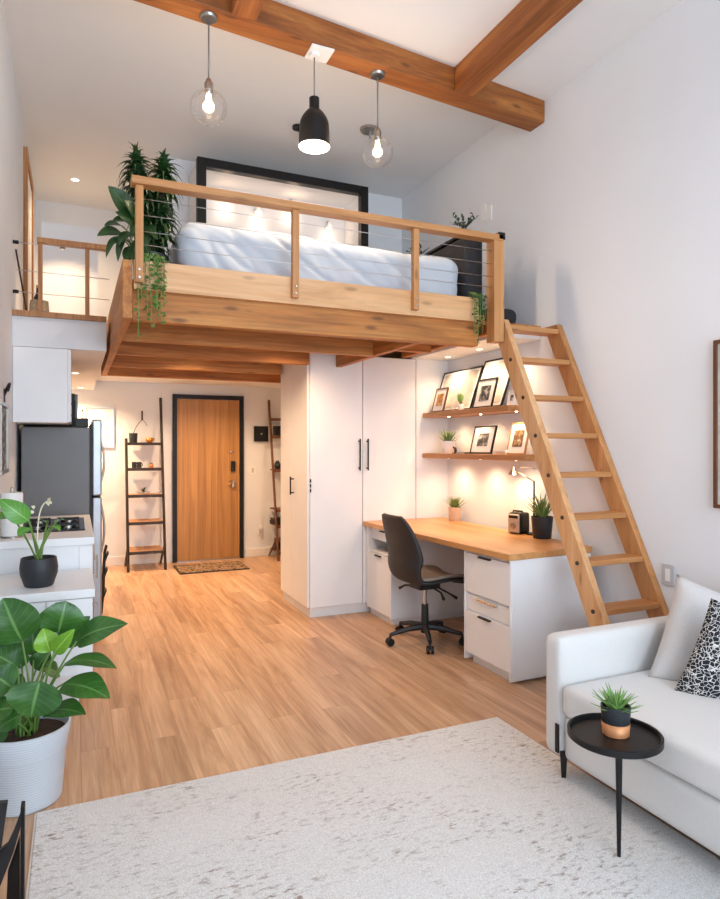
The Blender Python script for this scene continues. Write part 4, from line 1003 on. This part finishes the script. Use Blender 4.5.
t = thing('dark_jar', (2.40, 8.02, 1.133), 'dark jar on the middle board of the brown shelf', 'jar')
obj('jar_body', lathe(nb(), [(0, 0), (.04, 0), (.045, .05), (.03, .09), (0, .09)], (0, 0, 0), 18), M['blackpot'], t, smooth=True); obj('jar_lid', lathe(nb(), [(0, .0905), (.024, .0905), (.02, .11), (0, .112)], (0, 0, 0), 14), M['twig'], t)
t = thing('dark_basket', (2.46, 8.054, 1.5635), 'dark storage basket on an upper board of the brown shelf', 'basket')
obj('basket_body', bx(box(-.1, .1, -.045, .045, 0, .01), -.1, -.09, -.045, .045, .01, .13), M['twig'], t, bev=.002); obj('basket_side', bx(bx(box(-.09, .09, -.045, -.036, .01, .13), -.09, .09, .036, .045, .01, .13), .09, .1, -.045, .045, .01, .13), M['black'], t, bev=.002)
t = thing('shoes_box', (2.5, 7.93, .113), 'dark box on the bottom board of the brown shelf', 'box')
obj('box_body', box(-.14, .12, -.1, .1, 0, .1), M['black'], t, bev=.004); obj('box_lid', box(-.143, .123, -.103, .103, .1005, .13), M['brown'], t, bev=.003)
t = thing('intercom_panel', (2.20, YB-.001, 1.49), 'square black panel on the wall right of the entry door', 'wall panel')
obj('panel_case', box(-.085, .10, -.035, 0, 0, .2), M['black'], t, bev=.004); obj('panel_lens', tube(nb(), [(.01, -.035, .1), (.01, -.04, .1)], .012, 14), M['nickel'], t)
t = thing('light_switch', (2.10, YB-.001, 1.06), 'white light switch on the wall beside the oak door', 'light switch')
obj('switch_plate', box(-.04, .04, -.008, 0, 0, .12), M['white'], t, bev=.002); obj('rocker', box(-.015, .015, -.012, -.0085, .03, .09), M['switch'], t, bev=.001)
t = thing('low_wall_socket', (2.20, YB-.001, .28), 'white socket low on the wall right of the oak door', 'socket')
obj('socket_plate', box(-.035, .035, -.008, 0, 0, .12), M['white'], t, bev=.002); obj('plug', box(-.015, .02, -.04, -.0085, .02, .08), M['switch'], t, bev=.002)
t = thing('wall_picture', (.27, YB+.048, 1.41), 'pale framed print on the wall between the fridge and the dark ladder shelf', 'picture frame')
f = nb(); w, h = .32, .475
bx(f, -w/2, w/2, -.02, 0, 0, .015); bx(f, -w/2, w/2, -.02, 0, h-.015, h); bx(f, -w/2, -w/2+.015, -.02, 0, .015, h-.015); bx(f, w/2-.015, w/2, -.02, 0, .015, h-.015)
obj('frame', f, M['nickel'], t, bev=.002); obj('mount_board', box(-w/2+.015, w/2-.015, -.01, -.002, .015, h-.015), M['canvas'], t); obj('print', box(-w/2+.06, w/2-.06, -.0118, -.0102, .08, h-.08), M['plan'], t)

# ------------------------------------------------------------------ sofa and rug
t = thing('area_rug', (.9, 1.7, 0), 'large distressed ivory rug on the plank floor before the sofa', 'rug')
obj('rug_pile', box(-.135, 2.01, .55, 2.755, .0, .016), M['rug'], t, world=True, bev=.005)
obj('rug_binding', bx(box(-.141, -.1355, .55, 2.755, 0, .011), -.141, 2.016, 2.7555, 2.761, 0, .011), M['cream'], t, world=True)
S = thing('sofa', (2.45, 1.3, 0), 'pale linen sofa with slim arm and black legs along the right wall', 'sofa')
obj('base', soft_box(1.885, 3.04, .36, 2.125, .098, .285, (30, 50, 8), .025), M['sofa'], S, world=True, smooth=True)
obj('arm', soft_box(1.875, 3.04, 2.127, 2.235, .098, .61, (30, 8, 16), .03), M['sofa'], S, world=True, smooth=True)
obj('arm', soft_box(1.865, 3.04, .24, .358, .125, .612, (30, 8, 16), .03), M['sofa'], S, world=True, smooth=True)
obj('backrest', soft_box(2.82, 3.06, .37, 2.12, .30, .74, (10, 40, 16), .05), M['sofa'], S, world=True, smooth=True)
obj('seat_cushion', soft_box(1.868, 2.815, .365, 2.122, .287, .42, (40, 70, 12), .03), M['sofa'], S, world=True, smooth=True)
for x, y in ((1.90, 2.135), (3.0, 2.135), (1.90, .34), (3.0, .34)):
    obj('leg', bx(nb(), x-.014, x+.014, y-.02, y+.02, .017, .125) if False else tube(nb(), [(x, y, .017), (x, y, .13)], [.013, .022], 4), M['black'], S, world=True)
obj('corner_bracket', box(1.858, 1.8645, 2.122, 2.142, .13, .25), M['black'], S, world=True)
def pillow(w, h, th, n=22, wr=0):
    bm = nb(); top = []; 
    def zf(u, v): return th*((1-abs(u)**3.2)*(1-abs(v)**3.2))**.55
    g = [[None]*(n+1) for _ in range(n+1)]; g2 = [[None]*(n+1) for _ in range(n+1)]
    for i in range(n+1):
        for j in range(n+1):
            u, v = -1+2*i/n, -1+2*j/n
            sx = 1-.06*(1-v*v)*abs(u)**3*0 - .05*(1-abs(v)**2)*(abs(u)**4); sy = 1-.05*(1-abs(u)**2)*(abs(v)**4)
            x, y = u*w/2*sx, v*h/2*sy; z = zf(u, v)
            k = wr*noise.noise(V((u*3, v*3, th*20)))*(z/th)
            g[i][j] = vv(bm, (x, y, z/2+k))
            g2[i][j] = g[i][j] if i in (0, n) or j in (0, n) else vv(bm, (x, y, -z/2))
    for i in range(n):
        for j in range(n):
            bm.faces.new((g[i][j], g[i+1][j], g[i+1][j+1], g[i][j+1])); bm.faces.new((g2[i][j+1], g2[i+1][j+1], g2[i+1][j], g2[i][j]))
    return bm
def place_pillow(o, c, nrm, up, roll=0):
    n = V(nrm).normalized(); u = V(up); u = (u-n*u.dot(n)).normalized(); r = u.cross(n)
    m = Matrix((r, u, n)).transposed().to_4x4(); o.matrix_world = Matrix.Translation(V(c)) @ m @ Matrix.Rotation(roll, 4, 'Z')
def place_cushion(name, bl, tl, nrm, w, bm, mat, label):   # stands on its lower left corner
    bl, tl = V(bl), V(tl); u = (tl-bl).normalized(); n = V(nrm); n = (n-u*n.dot(u)).normalized(); r = u.cross(n)
    o = thing(name, (0, 0, 0), label, 'cushion'); h = (tl-bl).length
    c = bl+u*h/2+r*w/2
    o.matrix_world = Matrix.Translation(c) @ Matrix((r, u, n)).transposed().to_4x4()
    obj('cushion_cover', bm, mat, o, smooth=True)
place_cushion('oatmeal_cushion', (2.29, 2.03, .425), (2.50, 2.065, .83), (-.5, -.85, .25), .50, pillow(.52, .48, .19, 26, .014), M['cush'], 'large plain oatmeal linen cushion standing in the far corner of the sofa')
place_cushion('patterned_cushion', (2.262, 1.868, .435), P(712, 603, 2.60), (-.6, -.75, .25), .40, pillow(.42, .41, .12, 24, .006), M['maze'], 'black and white maze patterned cushion leaning on the plain one')
# side table
t = thing('round_side_table', (1.705, 1.665, .016), 'round black tray side table standing on the rug before the sofa', 'side table')
obj('tray_top', lathe(nb(), [(0, .396), (.151, .396), (.156, .40), (.156, .42), (.151, .422), (.147, .419), (.146, .406), (0, .405)], (0, 0, 0), 56), M['black'], t, smooth='angle')
obj('leg', tube(nb(), [(0, -.02, 0), (0, -.02, .15), (0, -.02, .397)], [.0065, .009, .013], 12), M['black'], t, smooth='angle')
obj('leg_socket', lathe(nb(), [(0, .378), (.03, .385), (.04, .3955), (0, .3955)], (0, -.02, 0), 20), M['black'], t, smooth='angle')
t = thing('small_succulent', (1.718, 1.672, .4215), 'small green succulent in black and copper pot on the round black table', 'potted plant')
pot(t, potprof(.043, .050, .10), M['blackpot'], .046, .08)
obj('copper_band', lathe(nb(), [(.0438, .004), (.0475, .045), (.0478, .045), (.0478, .045), (.0440, .002)], (0, 0, 0), 32), M['copper'], t, smooth=True)
rosette(t, .082, 48, .09, .014, M['succ'], .2, 1.45, 2, .1)
t = thing('wall_outlet', (XR-.0005, 2.62, .63), 'grey double socket plate on the right wall above the sofa arm', 'socket')
obj('socket_plate', box(-.012, 0, -.042, .042, 0, .12), M['switch'], t, bev=.003); obj('socket_face', box(-.015, -.0125, -.016, .016, .025, .095), M['paper'], t, bev=.001)
t = thing('wood_framed_wall_art', (XR-.0005, 2.0, 1.10), 'wood framed wall art at the right edge on the right wall', 'picture frame')
f = nb(); y0, y1, h = -.55, .32, .88
bx(f, -.035, 0, y0, y1, 0, .02); bx(f, -.035, 0, y0, y1, h-.02, h); bx(f, -.035, 0, y0, y0+.02, .02, h-.02); bx(f, -.035, 0, y1-.02, y1, .02, h-.02)
obj('frame', f, M['brown'], t, bev=.002); obj('canvas', box(-.025, -.002, y0+.02, y1-.02, .02, h-.02), M['pale'], t)
# black folding stool at the lower left
t = thing('black_metal_stool', (-.25, 2.1, 0), 'low black metal stool with crossed legs at the lower left beside the rug', 'stool')
def plate(pts, d, th):      # flat metal plate with the given outline, th thick
    bm = nb(); q = [P(u, v, d)-V((0, th/2, 0)) for u, v in pts]; a = [vv(bm, p) for p in q]; b = [vv(bm, p+V((0, th, 0))) for p in q]
    bm.faces.new(a[::-1]); bm.faces.new(b)
    for i in range(len(q)): j = (i+1) % len(q); bm.faces.new((a[i], a[j], b[j], b[i]))
    return bm
obj('leg', plate([(21, 804), (25, 804), (24.5, 925), (20.5, 925)], 1.9, .04), M['black'], t, world=True, bev=.0015)
obj('curved_brace', plate([(24, 803), (20, 829), (14, 850), (7, 868), (0, 886), (-14, 905), (-14, 870), (0, 849), (8, 843), (14, 830)], 1.9, .018), M['blackp'], t, world=True, bev=.0015)
obj('side_panel', plate([(20, 834), (20, 915), (6, 915), (8, 870), (14, 853)], 1.915, .012), M['black'], t, world=True)
obj('curved_brace', plate([(8, 801), (2, 844), (-6, 862), (-16, 870), (-16, 803)], 1.88, .02), M['blackp'], t, world=True, bev=.0015)
obj('leg', plate([(-20, 800), (-15, 800), (-15, 925), (-20, 925)], 1.9, .04), M['black'], t, world=True, bev=.0015)
# kitchen and entry downlights
downlight((.06, 7.80, 2.09), 'lit recessed downlight in the lower kitchen ceiling by the entry wall', 34, 150, 'downlights in the lower kitchen ceiling', rgb=(255, 214, 168))
downlight((.0, 6.3, 2.09), 'lit recessed downlight in the lower kitchen ceiling above the fridge side', 9, 140, 'downlights in the lower kitchen ceiling', rgb=(255, 216, 172))
downlight((1.45, 7.2, 2.2), 'lit recessed downlight in the entry ceiling before the oak door', 28, 150, 'downlights in the entry ceiling', rgb=(255, 214, 168))
downlight((2.5, 7.2, 2.2), 'lit recessed downlight in the entry ceiling by the brown shelf', 8, 150, 'downlights in the entry ceiling', rgb=(255, 214, 168))
downlight((.9, 5.35, 2.272), 'lit recessed downlight between loft joists left of the wardrobe', 16, 150, 'downlights between the loft joists', rgb=(255, 216, 172))
downlight((1.5, 4.6, 2.272), 'lit recessed downlight between loft joists before the wardrobe', 12, 150, 'downlights between the loft joists', rgb=(255, 208, 160))

# ------------------------------------------------------------------ daylight
w = bpy.data.worlds.new('daylight'); SC.world = w; w.use_nodes = True
w.node_tree.nodes['Background'].inputs[0].default_value = (.80, .90, 1.0, 1); w.node_tree.nodes['Background'].inputs[1].default_value = 1.0
def area(name, loc, rot, sx, sy, watts, rgb):
    l = bpy.data.lights.new(name, 'AREA'); l.shape = 'RECTANGLE'; l.size = sx; l.size_y = sy; l.energy = watts; l.color = rgb
    o = bpy.data.objects.new(name, l); COL.objects.link(o); o.location = loc; o.rotation_euler = rot; return o
area('window_daylight', (1.4, -1.85, 1.98), (PI/2, 0, 0), 2.9, 3.2, 160, (.70, .845, 1.0))
